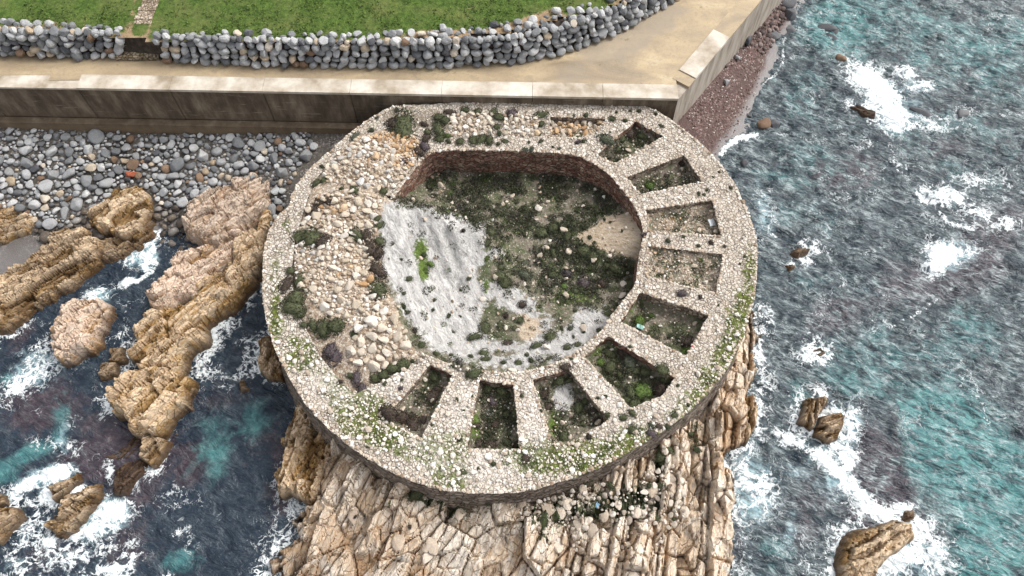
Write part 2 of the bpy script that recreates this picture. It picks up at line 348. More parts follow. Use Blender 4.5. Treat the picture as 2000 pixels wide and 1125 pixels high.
def mat_beach(name, a, b, c):
    m = M(name, .8, .3); n1 = m.noise(.7, 5, .6); w = m.warp(.1, 5)
    cc = m.vor(9, 'F1', w, 'Color'); sp = m.n('ShaderNodeSeparateColor'); m.put(sp.inputs[0], cc); e = m.vor(9, 'DISTANCE_TO_EDGE', w)
    peb = m.ramp(sp.outputs[0], [(0, a), (.6, b), (.9, c), (1, (.45, .38, .34))])
    col = m.mix(m.rr(n1, .35, .65), tuple(x * .8 for x in b), peb)
    col = m.mix(m.rr(e, 0, .06, .55, 0), col, a)
    wet, _, _, _ = m.attr(); col = m.mix(wet, col, (.19, .175, .17))
    return m.done(col, m.bump(m.mth('ADD', e, m.noise(15, 3)), .05, .6), m.rr(wet, 0, 1, .8, .12))
def mat_lawn():
    m = M('lawn_turf', .95, .1); br, _, _, _ = m.attr(); n1 = m.noise(.5, 5, .6); n2 = m.noise(4.5, 6, .75)
    col = m.ramp(n2, [(.3, (.025, .045, .012)), (.5, (.07, .115, .025)), (.7, (.14, .20, .045))])
    col = m.mix(m.rr(n1, .45, .65, 0, .6), col, (.16, .17, .06)); col = m.mix(m.rr(m.noise(1.8, 4, .7), .55, .7, 0, .6), col, (.04, .06, .02))
    col = m.mix(m.rr(m.mth('ADD', br, m.mth('MULTIPLY', m.mth('SUBTRACT', m.noise(1.6, 5, .7), .5), 1.3)), .5, .75), col, m.ramp(n2, [(.3, (.20, .13, .07)), (.7, (.42, .31, .2))]))
    return m.done(col, m.bump(n2, .12, .9))

# ------------------------------------------------------------------ photograph outlines brought to the ground (pixels of the 2000 x 1125 photo -> metres)
TOPZ = 5.0
OUT = [(775,203),(742,220),(700,245),(650,288),(600,333),(570,372),(567,402),(540,421),(520,462),(512,520),(512,580),(520,630),(535,680),(560,730),(598,793),(655,852),(730,905),(820,948),(900,965),(1000,965),(1090,945),(1180,910),(1270,860),(1340,810),(1400,750),(1440,690),(1465,620),(1478,560),(1481,480),(1465,420),(1440,365),(1400,310),(1350,262),(1290,220),(1250,200),(1232,197)]
INN = [(765,391),(800,343),(836,300),(860,294),(930,293),(1000,295),(1095,299),(1130,305),(1160,319),(1192,342),(1216,371),(1235,398),(1251,427),(1257,460),(1249,497),(1243,540),(1241,556),(1219,585),(1193,617),(1177,644),(1160,657),(1128,686),(1090,706),(1050,719),(1000,728),(940,723),(890,713),(850,700),(815,684),(800,672),(778,610),(755,560),(742,500),(740,440)]
PITS = [[(1167,302),(1241,236),(1296,267),(1201,319)],[(1224,347),(1335,303),(1371,354),(1252,379)],[(1260,410),(1391,391),(1408,460),(1269,451)],
 [(1267,481),(1411,496),(1399,573),(1264,539)],[(1251,571),(1384,615),(1340,695),(1212,628)],[(1188,657),(1318,738),(1290,775),(1233,797),(1141,696)],
 [(1111,722),(1189,820),(1118,861),(1078,866),(1041,742)],[(1003,752),(1015,877),(912,877),(936,742)],[(883,733),(824,855),(752,819),(840,712)]]
K3 = [(1075,229),(1188,232),(1140,268),(1075,268)]
WEST = [(765,391),(740,440),(742,500),(755,560),(778,610),(800,672),(830,692),(780,728),(690,768),(645,720),(612,668),(580,600),(572,540),(575,480),(590,420),(612,360),(650,318),(700,268),(760,252),(812,262),(822,290),(806,322),(780,352),(750,380)]
def dens(poly, k=3):
    o = []
    for i in range(len(poly)):
        a = poly[i]; b = poly[(i + 1) % len(poly)]
        for j in range(k): o.append((a[0] + (b[0] - a[0]) * j / k, a[1] + (b[1] - a[1]) * j / k))
    return o
def chaikin(p, n=2):
    p = np.array(p, float)
    for _ in range(n):
        q = np.roll(p, -1, 0); p = np.stack([.75 * p + .25 * q, .25 * p + .75 * q], 1).reshape(-1, 2)
    return p
OUTw = chaikin(PP(OUT, TOPZ), 1); INNw = chaikin(PP(INN, TOPZ), 1)
PITw = [PP(p, TOPZ) for p in PITS]; K3w = PP(K3, TOPZ); WESTw = PP(WEST, TOPZ)

# ------------------------------------------------------------------ sea
def blob(px, py, x, y, rx, ry, a=0, s=1.):
    c, n = math.cos(R(a)), math.sin(R(a)); u = ((px - x) * c + (py - y) * n) / rx; v = (-(px - x) * n + (py - y) * c) / ry
    return s * np.exp(-(u * u + v * v) * 1.1)
def line(px, py, pts, w, s=1.): return s * np.exp(-(ldist(px, py, pts) / w) ** 2 * 1.1)
FOAM = [('b',1690,160,38,24,40,1.1),('b',1722,192,36,28,30,1.1),('b',1742,232,34,24,30,1.05),('b',1750,252,30,14,0,.9),('b',1795,243,70,16,0,.6),('b',1765,147,22,14,0,.8),('b',1795,172,26,9,0,.9),('b',1878,222,30,12,0,.45),
 ('b',1830,390,46,16,20,.75),('b',1860,388,30,22,10,.8),('b',1905,420,40,18,20,.7),('b',1960,440,35,14,0,.6),('b',1910,360,60,20,0,.5),('b',1840,500,30,22,0,1.3),('b',1825,520,20,18,0,1.1),('b',1875,492,40,18,0,.6),('b',1570,508,22,10,0,.7),('b',1545,520,10,6,0,.8),
 ('b',1500,420,22,50,-15,.45),('b',1480,455,14,40,0,.35),('b',1486,700,12,50,-5,.6),('b',1502,745,10,30,0,.5),('b',1480,640,10,20,0,.55),
 ('b',1450,925,36,40,0,.62),('b',1480,960,40,60,20,.62),('b',1445,1000,18,60,0,.5),('b',1520,1040,40,90,0,.22),('b',1760,1000,22,14,0,1.),('b',1800,1040,40,34,0,.7),('b',1735,1095,55,26,-20,1.2),('b',1790,1085,60,40,0,.72),('b',1830,1110,40,20,0,.6),
 ('b',1655,840,22,50,10,.8),('b',1625,810,26,14,0,.9),('b',1640,880,30,40,0,.8),('b',1545,860,40,12,20,.8),('b',1700,1000,50,16,20,.7),('b',1620,1115,18,14,0,.9),('b',1600,590,90,40,0,.22),('b',1900,740,90,60,0,.25),('b',1950,330,60,20,0,.28),('b',1700,600,70,30,0,.18),
 ('b',262,478,30,14,10,1.15),('b',288,510,16,30,0,.95),('b',255,505,26,24,0,.5),('b',248,552,22,10,-20,.9),('b',188,576,30,14,-20,.75),('b',250,600,60,40,0,.25),('b',60,740,70,30,-35,.62),('b',95,700,50,40,0,.6),('b',20,770,30,20,0,.5),('b',240,650,26,26,0,.45),('b',252,700,20,45,10,.62),('b',205,775,24,20,0,.5),
 ('b',110,925,36,14,-15,1.2),('b',60,945,36,12,-20,1.),('b',25,975,24,14,-20,.8),('b',100,972,26,20,-20,1.1),('b',146,962,24,9,-35,1.15),('b',215,1000,42,30,0,1.),('b',180,1035,50,24,-20,.8),('b',60,1040,60,70,0,.55),('b',150,1090,110,40,0,.55),('b',100,1060,20,20,0,.9),('b',220,1115,40,14,0,1.),('b',35,1100,40,30,0,.6),('b',260,1085,20,34,0,.6),
 ('b',285,930,60,16,-40,.55),('b',345,980,60,40,0,.34),('b',215,920,14,34,0,.5),('b',130,875,60,16,10,.5),('b',585,985,26,40,20,.72),('b',558,950,22,40,0,.58),('b',560,1020,40,60,0,.42),('b',520,1060,30,60,0,.35),('b',590,1000,30,16,30,.8),('b',590,890,20,50,0,.3),('b',435,640,34,16,-20,.55),('b',390,720,26,30,0,.55),('b',385,760,20,40,0,.4),('b',440,760,20,10,0,.4),('b',390,700,60,60,0,.2),
 ('b',340,455,60,50,0,.30),('b',420,460,20,10,0,.7),('b',500,560,14,12,0,.4),('b',470,640,60,50,0,.18),('b',300,1000,200,100,0,.12),('b',90,620,60,60,0,.2),('b',1600,60,60,50,0,.25),('b',1650,120,20,10,0,.5)]
FLINE = [([(1404,304),(1420,285),(1445,272),(1475,266)],8,1.1),([(1480,265),(1530,262),(1600,285)],5,.35),([(1530,80),(1528,125),(1512,150),(1484,172)],3,.75),([(1560,10),(1548,60)],4,.5),([(1470,262),(1500,280),(1560,350)],4,.25),
 ([(1530,862),(1580,875),(1600,900)],12,1.),([(1600,890),(1650,940),(1690,990),(1725,1015)],19,1.25),([(1640,860),(1668,900),(1650,925)],10,.95),([(1830,585),(1780,620),(1740,640)],5,.5),([(1730,620),(1640,640)],4,.3),([(1895,740),(1930,830)],8,.35),([(1950,230),(1995,225)],5,.4),([(1640,560),(1700,565)],3,.4),
 ([(300,475),(305,520),(285,545),(245,560)],6,1.),([(60,640),(150,620),(230,560)],10,.3),([(240,700),(300,640)],6,.3),([(1790,380),(1820,400),(1850,440),(1900,450)],6,.8),([(1735,285),(1750,330),(1790,375)],4,.4)]
TEAL = [('b',120,830,26,60,10,.6),('b',60,885,60,22,-30,.65),('b',0,930,40,30,0,.65),('b',430,850,70,80,0,.45),('b',500,820,50,50,0,.4),('b',420,930,40,60,0,.35),('b',360,1100,50,30,0,.7),('b',15,745,25,20,0,.6),('b',1760,60,260,90,10,.62),('b',1640,50,60,60,0,.7),('b',1950,180,80,160,0,.35),('b',1690,760,110,40,10,.55),('b',1560,770,40,30,0,.5),
 ('b',1880,900,120,130,40,1.1),('b',1960,1020,90,120,0,1.1),('b',1830,820,70,60,0,.9),('b',1900,1100,70,50,0,.9),('b',1550,980,60,30,0,.35),('b',1510,1090,60,60,0,.55),('b',1930,350,60,40,0,.4),('b',1850,330,40,30,0,.4),('b',1620,300,110,70,0,.32),('b',1560,180,70,100,0,.42),('b',1500,340,60,40,0,.4),('b',1750,660,200,60,0,.3),('b',1600,420,160,60,0,.35),('b',1600,560,80,40,0,.35),('b',1700,540,60,40,0,.3),('b',1800,250,150,60,0,.3),('b',1760,700,200,50,0,.3),('b',1900,620,100,60,0,.35),('b',550,640,30,40,0,.3)]
PURP = [('b',1640,330,80,50,0,.8),('b',1780,560,110,60,0,.6),('b',1950,450,70,60,0,.5),('b',1620,620,50,40,0,.7),('b',1740,980,70,110,-35,1.),('b',1830,1010,30,40,0,.9),('b',1700,880,60,50,0,.8),('b',1760,800,30,80,-40,.7),('b',1995,1040,26,40,0,1.1),('b',1560,1000,60,100,0,.5),('b',1440,1040,14,80,0,.6),('b',1600,760,60,30,0,.5),
 ('b',80,800,90,50,0,.8),('b',300,900,60,60,0,.6),('b',400,900,60,60,0,.5),('b',240,890,60,70,0,.8),('b',530,880,60,60,0,.4),('b',250,1060,50,60,0,.6),('b',560,960,40,60,0,.6),('b',440,780,60,40,0,.4),('b',180,900,60,40,0,.8),('b',100,1080,60,40,0,.6),('b',1930,210,60,50,0,.4),('b',1850,290,60,30,0,.5),('b',20,650,50,30,0,.4),('b',1900,520,80,50,0,.6),('b',1480,620,20,80,0,.3)]
MILK = [('b',1490,420,24,60,-10,.6),('b',1480,360,14,40,0,.4),('b',1470,960,40,70,0,.85),('b',1560,920,40,30,0,.6),('b',1620,950,60,40,20,.6),('b',1540,1040,16,60,15,.6),('b',270,495,40,30,0,.7),('b',90,930,60,24,-15,.7),('b',200,1010,60,40,0,.6),('b',60,720,60,40,0,.4),('b',120,850,20,40,0,.35),('b',1700,560,60,40,0,.3),('b',1760,210,70,50,0,.5),('b',1860,500,50,30,0,.6),('b',1740,1090,80,50,0,.6),('b',1645,850,40,60,0,.45),('b',205,580,30,16,0,.5),('b',1570,50,50,60,0,.3)]
def water():
    fx = np.arange(-46, 46.01, .2); fy = np.arange(-24, 36.01, .2)
    xs = np.r_[-400, -250, -140, -90, -65, -55, fx, 55, 65, 90, 140, 250, 400]; ys = np.r_[-300, -180, -90, -55, -35, fy, 45, 60, 90, 150, 260, 420]
    X, Y, Q = grid(xs, ys); px, py = proj(X, Y, 0 * X)
    wx = X * .86 - Y * .5; wy = X * .5 + Y * .86
    Z = .5 * (fbm(wx * .38, wy * .8, 3, 4) - .5) + .42 * (1 - np.abs(2 * fbm(wx * .85, wy * 1.5, 9, 3) - 1)) - .18
    calm = sm(-6, -22, X) * .45; Z *= 1 - calm
    A = np.zeros((X.size, 4)); q = []
    for tb in ([(b[0], b[1], b[2], b[3] * (1.35 if b[1] > 1500 else 1.2), b[4] * (1.35 if b[1] > 1500 else 1.2), b[5], b[6] * (1.2 if b[6] > .35 else 1)) for b in FOAM], TEAL, PURP, MILK):
        v = np.zeros(X.shape)
        for b in tb: v = np.maximum(v, blob(px, py, *b[1:6], b[6])) if tb is not PURP and tb is not TEAL else v + blob(px, py, *b[1:6], b[6])
        q.append(v)
    nz = fbm(X * .22, Y * .22, 90, 3); nz2 = fbm(X * .6, Y * .6, 92, 3)
    surf = np.zeros(X.shape)
    for rk in ROCKS:
        pw = PP(rk[0], .3); c_ = pw.mean(0); near = np.hypot(X - c_[0], Y - c_[1]) < 9
        if c_[1] > 4 and c_[0] < 0: continue
        dd = -sdist(X[near], Y[near], pw); surf[near] = np.maximum(surf[near], np.exp(-(np.maximum(dd - .1, 0) / (.55 + .5 * nz[near])) ** 2) * (.25 + .75 * sm(.42, .6, nz[near])))
    dd = -sdist(X, Y, PP(HEAD, .8)); surf = np.maximum(surf, .8 * np.exp(-(np.maximum(dd - .1, 0) / (.7 + .8 * nz)) ** 2) * sm(.38, .6, nz))
    q[0] = np.maximum(q[0], .72 * surf)
    wst = sm(-7, -11, X) * (Y < 3); q[0] = np.maximum(q[0], .46 * wst * sm(.45, .62, nz2) * sm(.35, .5, nz))
    est = sm(12, 16, X); q[0] = np.maximum(q[0], .30 * est * sm(.52, .66, nz2) * sm(.42, .55, nz))
    for l in FLINE: q[0] = np.maximum(q[0], line(px, py, *l))
    Z += .25 * np.clip(q[0] - .6, 0, .5)
    far = np.maximum(np.abs(X) - 46, 0) + np.maximum(np.abs(Y - 6) - 30, 0)
    Z *= np.where(far > 0, .3, 1)
    q[3] = q[3] + .55 * q[0]
    for i, v in enumerate(q): A[:, i] = np.clip(v, 0, 1.5).ravel()
    V = np.c_[X.ravel(), Y.ravel(), Z.ravel()]
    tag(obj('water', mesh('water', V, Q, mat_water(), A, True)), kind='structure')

# ------------------------------------------------------------------ beaches
BL = RBF([(-300,235,2.5),(0,237,2.4),(300,243,2.2),(480,240,2.3),(650,240,2.5),(0,330,1.6),(300,320,1.45),(560,330,1.9),(-300,400,1),(0,400,.95),(200,400,.7),(330,400,.7),(450,440,.45),(300,475,-.25),(400,480,-.25),(0,500,.35),(60,560,.2),(-200,560,.3),(100,620,-.45),(540,430,.9),(510,560,-.6),(230,540,-.6),(0,700,-1.5),(-300,700,-1.5),(350,600,-1.2),(800,300,2.5),(800,500,.5)])
BR = RBF([(1330,250,2.3),(1400,140,2.3),(1490,10,2.3),(1580,-110,2.3),(1515,80,.12),(1492,170,.1),(1462,230,.06),(1415,290,.1),(1560,0,.15),(1640,-110,.1),(1600,100,-1.),(1560,200,-.9),(1500,300,-.9),(1430,340,-.6),(1700,0,-1.8),(1300,330,1.)])
def beach(name, rb, xs, ys, mt, lim):
    X, Y, Q = grid(xs, ys); Z = rb(X, Y) + .14 * (fbm(X * 1.2, Y * 1.2, 5) - .5)
    A = np.zeros((X.size, 4)); A[:, 0] = (sm(.62, .3, Z + .25 * (fbm(X * .5, Y * .5, 8) - .5))).ravel() * np.where(X.ravel() > 6, 1, .8)
    V = np.c_[X.ravel(), Y.ravel(), Z.ravel()]
    k = (V[Q][:, :, 2].max(1) > -.7) & lim(V[Q].mean(1)); V, Q, A = compact(V, Q[k], A)
    return tag(obj(name, mesh(name, V, Q, mt, A, True)), kind='structure')
wallY = P(0, 168, 5.8)[1]; 0 and print('wall', P(0,168,5.8), P(1325,192,5.8), P(1485,0,5.8), P(0,237,2.4), P(300,68,7.4), P(300,128,5.8))
beach('beach', BL, np.arange(-60, 2, .22), np.arange(-8, 14, .22), mat_beach('grey_shingle', (.04, .035, .03), (.12, .105, .09), (.26, .24, .22)), lambda c: (c[:, 0] < 1) & (c[:, 1] < 11.2 - c[:, 0] * .0232 + .4))
beach('beach', BR, np.arange(6, 34, .2), np.arange(2, 55, .2), mat_beach('red_brown_shingle', (.045, .025, .022), (.115, .07, .062), (.24, .16, .14)), lambda c: (c[:, 0] > 6) & ((c[:, 1] < 11.3) | (c[:, 0] > 11.2 + (c[:, 1] - 11) * .745)))

# ------------------------------------------------------------------ sea wall, path, lawn
WT = 5.8
c0 = np.array(P(-60, 167.5, WT)); c1 = np.array(P(1325, 192, WT)); c2 = np.array(P(1485, 0, WT))
d0 = (c0 - c1) / np.linalg.norm(c0 - c1); d2 = (c2 - c1) / np.linalg.norm(c2 - c1)
c0 = c1 + d0 * 75; c2 = c1 + d2 * 70
def nrm(d): return np.array([-d[1], d[0]])
n0 = nrm(d0); n0 = n0 if n0[1] > 0 else -n0          # inland
n2 = nrm(d2); n2 = n2 if n2[0] < 0 else -n2
def miter(o0, o2):                                    # offset both legs inland, intersect
    A = np.array([d0, -d2]).T; t = np.linalg.solve(A, (c1 + n2 * o2) - (c1 + n0 * o0)); return c1 + n0 * o0 + d0 * t[0]
sw = empty('sea_wall', (*c1, 2.2)); tag(sw, 'long concrete sea wall with pale coping slabs and brown stained face', 'wall')
def rel(V): return [(v[0] - c1[0], v[1] - c1[1], v[2] - 2.2) for v in V]
mc = mat_concrete('pale_coping_concrete'); mf = mat_concrete('stained_wall_concrete', True)
# bodies
ci = miter(1.1, 1.1); cb = miter(-.25, -.25)
V = [(*c0 + 0, WT - .14), (*c1, WT - .14), (*(c0 - n0 * .0), -1)]
def band(a, b, za, zb):                                # strip between two plan polylines at two heights
    V = [(*p, za) for p in a] + [(*p, zb) for p in b]; n = len(a)
    return V, [(i, i + 1, n + i + 1, n + i) for i in range(n - 1)]
def subdiv(a, b, k): return [a + (b - a) * i / k for i in range(k + 1)]
def leg(nn, dd, start, end, o_top, o_bot, zt, zb, k=40):
    return None
def wall_body(name, a, b, n_, ob, z0, z1, mt):
    # a,b ends; face at a..b battered outwards by ob at the foot; 1.1 thick
    V = []; k = 30
    for i in range(k + 1):
        p = a + (b - a) * i / k
        for q, z in ((p - n_ * ob, z0), (p, z1), (p + n_ * 1.08, z1), (p + n_ * 1.08, z0)): V.append((*q, z))
    Fc = []
    for i in range(k):
        for j in range(3): Fc.append((4 * i + j, 4 * i + j + 1, 4 * i + 5 + j, 4 * i + 4 + j))
    return obj(name, mesh(name, rel(V), Fc, mt), sw)
f2 = wall_body('wall_face', c1, c2, n2, .22, -1, WT - .16, None)
mside = M('side_wall_concrete', .85, .25); st_ = mside.noise(1.1, 5, .65, vec=mside.map((1.5, 1.5, .3)))
f2.data.materials.append(mside.done(mside.ramp(st_, [(.3, (.16, .13, .10)), (.5, (.34, .29, .24)), (.7, (.46, .41, .35))]), mside.bump(st_, .03)))
# footing ledge
a = [c0 - n0 * .22, c1 + d0 * 3 - n0 * .22]; b = [c0 - n0 * .75, c1 + d0 * 3 - n0 * .75]
V = [(*a[0], 2.95), (*a[1], 2.95), (*b[1], 2.95), (*b[0], 2.95), (*b[1], -.5), (*b[0], -.5)]
obj('footing', mesh('footing', rel(V), [(0, 3, 2, 1), (3, 5, 4, 2)], mf), sw)
def slab(p, q, n_, w0, w1, z0, z1, mt, name='coping_slab', bev=.02):
    V, Fc = extrude_poly([p + n_ * w0, q + n_ * w0, q + n_ * w1, p + n_ * w1], z0, z1)
    return obj(name, mesh(name, rel(V), Fc, mt), sw)
Lx = [1325, 1178, 1040, 862, 683, 512, 330, 150, -40]
ts = [np.dot(np.array(P(x, 192 - (1325 - x) * 24 / 1325, WT)) - c1, d0) for x in Lx] + [62, 75]
for i in range(len(ts) - 1):
    p = c1 + d0 * (ts[i] + .012); q = c1 + d0 * (ts[i + 1] - .012)
    if i == 0: p = c1
    slab(p, q, n0, -.06, 1.18, WT - .16, WT + (.035 if i < 7 else -.02), mc)
for i in range(len(ts) - 1): wall_body('wall_face', c1 + d0 * (ts[i + 1] - .02), c1 + d0 * (ts[i] + (.02 if i else 0)), n0, .22, -1, WT - .16, mf)
tt = [0, 2.2, 7.0, 14, 22, 30, 45, 69]
for i in range(len(tt) - 1):
    p = c1 + d2 * (tt[i] + (1.3 if i == 0 else .012)); q = c1 + d2 * (tt[i + 1] - .012)
    slab(p, q, n2, -.06, 1.25, WT - .16, WT + (.10 if i == 1 else .02), mc if i == 1 else mat_path())
# path sheet
m1 = miter(1.0, 1.0)
pp = [c0 + n0 * 1.0, m1, c2 + n2 * 1.0, c2 + n2 * 30 , c0 + n0 * 30]
xs = np.arange(-62, 42, .5); ys = np.arange(10, 90, .5)
X, Y, Q = grid(xs, ys); V = np.c_[X.ravel(), Y.ravel()]; Cq = V[Q].mean(1)
sd_ = sdist(V[:, 0], V[:, 1], [c0 + n0 * .6, miter(.6, .6), c2 + n2 * .6, c2 + n2 * 60, c0 + n0 * 60 + d0 * 0])
k = (sd_[Q] > 0).all(1)
A = np.zeros((len(V), 4)); px, py = proj(V[:, 0], V[:, 1], 0 * V[:, 0] + WT)
A[:, 1] = blob(px, py, 1230, 60, 160, 60, -30, .9) + blob(px, py, 1000, 155, 200, 14, 0, .3)
V3, Q3, A3 = compact(np.c_[V, np.full(len(V), WT)], Q[k], A)
tag(obj('path', mesh('path', V3, Q3, mat_path(), A3)), kind='structure')

LB = [(-700,92),(-200,110),(0,115),(120,118),(240,120),(320,128),(480,134),(640,138),(860,138),(1000,130),(1100,110),(1200,75),(1262,40),(1330,0),(1420,-60),(1500,-130)]
LT = [(-700,30),(-200,42),(0,46),(120,50),(240,60),(320,68),(480,70),(640,72),(860,62),(1000,48),(1100,22),(1180,8),(1240,-25),(1300,-60),(1370,-110),(1440,-170)]
LBw = PP(LB, WT); LTw = PP(LT, 7.5)
# lawn
X, Y, Q = grid(np.arange(-75, 45, .4), np.arange(14, 110, .4)); V = np.c_[X.ravel(), Y.ravel()]
lp = np.r_[LTw + np.array([0, -.5]), [(60, 200)], [(-90, 200)]]
sd_ = sdist(V[:, 0], V[:, 1], lp); k = (sd_[Q] > -.3).all(1)
px, py = proj(V[:, 0], V[:, 1], 0 * V[:, 0] + 7.5)
A = np.zeros((len(V), 4))
A[:, 0] = .85 * np.exp(-np.maximum(sd_, 0) / .5) * .9 + blob(px, py, 870, 64, 90, 9, 0, .9) + blob(px, py, 1030, 40, 90, 12, -20, 1.) + blob(px, py, 100, 45, 100, 14, 0, .5) + blob(px, py, 920, 15, 50, 8, 0, .5) + blob(px, py, 60, 10, 80, 20, 0, .35) + line(px, py, [(265, 0), (248, 70)], 10, .6) + line(px, py, [(298, 0), (290, 70)], 5, .6)
Z = 7.42 + .12 * (fbm(X * .5, Y * .5, 4) - .5).ravel() + .012 * np.maximum(sd_, 0)
V3, Q3, A3 = compact(np.c_[V, Z], Q[k], A)
tag(obj('ground', mesh('ground', V3, Q3, mat_lawn(), A3, True)), kind='structure')
def lawnz(x, y): return 7.45

# ------------------------------------------------------------------ fort masonry
def tri_region(outer, holes, step=.32, constraints=()):
    V = []; E = []
    for lp in [outer] + list(holes):
        n = len(V); V += [tuple(p) for p in lp]; E += [(n + i, n + (i + 1) % len(lp)) for i in range(len(lp))]
    for lp in constraints:
        n = len(V); V += [tuple(p) for p in lp]; E += [(n + i, n + i + 1) for i in range(len(lp) - 1)]
    o = np.array(outer); xs = np.arange(o[:, 0].min(), o[:, 0].max(), step); ys = np.arange(o[:, 1].min(), o[:, 1].max(), step)
    X, Y = np.meshgrid(xs, ys); X = (X + rng.uniform(-.1, .1, X.shape)).ravel(); Y = (Y + rng.uniform(-.1, .1, Y.shape)).ravel()
    k = sdist(X, Y, outer) > .1
    for h in holes: k &= sdist(X, Y, h) < -.1
    V += list(zip(X[k], Y[k]))
    r = delaunay_2d_cdt([Vector(v) for v in V], E, [], 0, 1e-4)
    vv = np.array([(v.x, v.y) for v in r[0]]); ff = np.array([f for f in r[2] if len(f) == 3])
    c = vv[ff].mean(1); k = sdist(c[:, 0], c[:, 1], outer) > 0
    for h in holes: k &= sdist(c[:, 0], c[:, 1], h) < 0
    return vv, ff[k]
def rag(lp, a=.05):                  # ragged stone edge
    p = np.array(lp); q = []
    for i in range(len(p)):
        u, v = p[i], p[(i + 1) % len(p)]; L = np.linalg.norm(v - u); k = max(1, int(L / .28))
        for j in range(k):
            r = u + (v - u) * j / k
            q.append(r + (rng.uniform(-a, a, 2) if j else 0))
    return q
def segments(lp): return rag(lp)
K1 = [(881,222),(962,222),(958,263),(880,266)]; K2 = [(986,226),(1052,226),(1050,266),(984,263)]
K1w = PP(K1, TOPZ); K2w = PP(K2, TOPZ)
oL = rag(OUTw, .04); iL = rag(INNw, .05); pL = [rag(p, .05) for p in PITw]; kL = rag(K3w, .04); wL = WESTw
midO = PP([(1188,232),(1241,236),(1296,267),(1335,303),(1371,354),(1391,391),(1408,460),(1411,496),(1399,573),(1384,615),(1340,695),(1318,738),(1290,775),(1233,797),(1189,820),(1118,861),(1078,866),(1015,877),(912,877),(824,855),(752,819),(690,768),(645,720),(612,668),(580,600),(572,540),(575,480),(590,420),(612,360),(650,318),(700,268),(760,250),(880,222),(1052,226),(1075,229)], TOPZ)
midI = PP([(806,322),(822,290),(840,272),(1075,270),(1140,268),(1167,302),(1201,319),(1224,347),(1252,379),(1260,410),(1269,451),(1267,481),(1264,539),(1251,571),(1212,628),(1188,657),(1141,696),(1111,722),(1041,742),(1003,752),(936,742),(883,733),(840,712),(830,692),(800,672),(778,610),(755,560),(742,500),(740,440),(765,391)], TOPZ)
vv, ff = tri_region(oL, [iL] + pL + [kL], .3, [list(midO) + [midO[0]], list(midI[4:24])])
cc = vv[ff].mean(1)
inO = sdist(cc[:, 0], cc[:, 1], midO) > 0; inI = sdist(cc[:, 0], cc[:, 1], midI) > 0
inW = sdist(cc[:, 0], cc[:, 1], WESTw) > -.05
part = np.full(len(ff), -1); part[~inO] = 0; part[inO & inI] = 1
rest = inO & ~inI; ang = np.arctan2(cc[:, 1], cc[:, 0])
pc = [p.mean(0) for p in PITw]; pa = [math.atan2(c[1], c[0]) for c in pc]      # decreasing angles
north = rest & (cc[:, 1] > 6) & (cc[:, 0] < P(1190, 250, TOPZ)[0]) & (ang > pa[0])
part[north] = 2
un = np.unwrap(pa); aa = np.where(ang > un[0] + .3, ang - 2 * np.pi, ang)
for i in range(len(un)):
    lo = un[i + 1] if i + 1 < len(un) else un[i] - .55
    sel = rest & (part < 0) & (aa <= un[i]) & (aa > lo); part[sel] = 3 + i
sel = rest & (part < 0) & (ang > un[0]) & (ang < un[0] + .6) & (cc[:, 0] > 0); part[sel] = 12
part[(part < 0)] = 13
part[inW] = -5
MOSS = [('b',1440,640,30,90,12,.75),('b',1400,730,40,60,30,.6),('b',1465,520,14,70,0,.6),('b',1340,790,60,30,-30,.55),('b',1200,880,90,26,-20,.8),('b',1040,900,50,30,0,1.),('b',870,880,50,40,0,.85),('b',730,810,60,40,30,.95),('b',660,760,50,30,40,.7),('b',600,700,30,40,0,.6),('b',540,560,16,90,0,.6),('b',535,640,16,40,0,.5),('b',880,930,40,24,0,.7),('b',1130,900,50,26,0,.7),('b',780,870,60,24,25,.75),('b',1380,820,30,30,0,.4),('b',1240,850,50,24,0,.4),('b',560,440,12,12,0,.6),('b',960,955,200,12,0,.35),('b',1100,860,60,20,0,.5),('b',900,860,14,24,0,.6),('b',690,830,60,30,30,.5),('b',570,680,16,60,0,.5),('b',1000,890,30,14,0,.7)]
DIRT = [('b',780,225,80,20,0,.7),('b',740,390,40,24,0,.6),('b',950,240,120,30,0,.4),('b',1060,240,100,16,0,.35),('b',660,620,60,60,0,.3),('b',1270,300,30,14,-20,.5),('b',860,240,60,30,0,.55),('b',930,860,20,30,0,.6),('b',900,905,30,20,0,.5),('b',1150,880,60,20,0,.3)]
PALE = [('b',960,910,60,40,0,.9),('b',640,750,50,30,30,.8),('b',900,800,30,60,15,.75),('b',1045,820,24,60,0,.8),('b',1180,760,40,60,-30,.7),('b',780,740,60,26,-30,.6),('b',1290,790,50,30,0,.5),('b',820,870,40,20,0,.5),('b',1250,650,60,40,30,.35),('b',850,905,40,20,0,.5)]
def masks(px, py, *tabs):
    A = np.zeros((len(px), 4))
    for i, tb in enumerate(tabs):
        for b in tb: A[:, i] += blob(px, py, *b[1:6], b[6])
    return np.clip(A, 0, 1.2)
ztop = TOPZ + .16 * (fbm(vv[:, 0] * .9, vv[:, 1] * .9, 21) - .5) + .10 * (rng.random(len(vv)) - .5)
mpave = mat_paving()
m_red = mat_masonry('reddish_masonry', [(.16, .07, .055), (.30, .15, .11), (.42, .27, .2), (.22, .13, .10), (.50, .38, .28)])
m_buff = mat_masonry('buff_masonry', [(.20, .15, .11), (.40, .32, .24), (.55, .46, .36), (.30, .24, .18)])
m_out = mat_masonry('weathered_outer_masonry', [(.14, .11, .09), (.30, .24, .19), (.42, .35, .29), (.22, .18, .14)], sc=2.6)
fort = empty('ruined_fort', (0, 0, 0)); tag(fort, 'round roofless stone fort ruin on the headland with open cells around a scrubby courtyard', 'ruin')
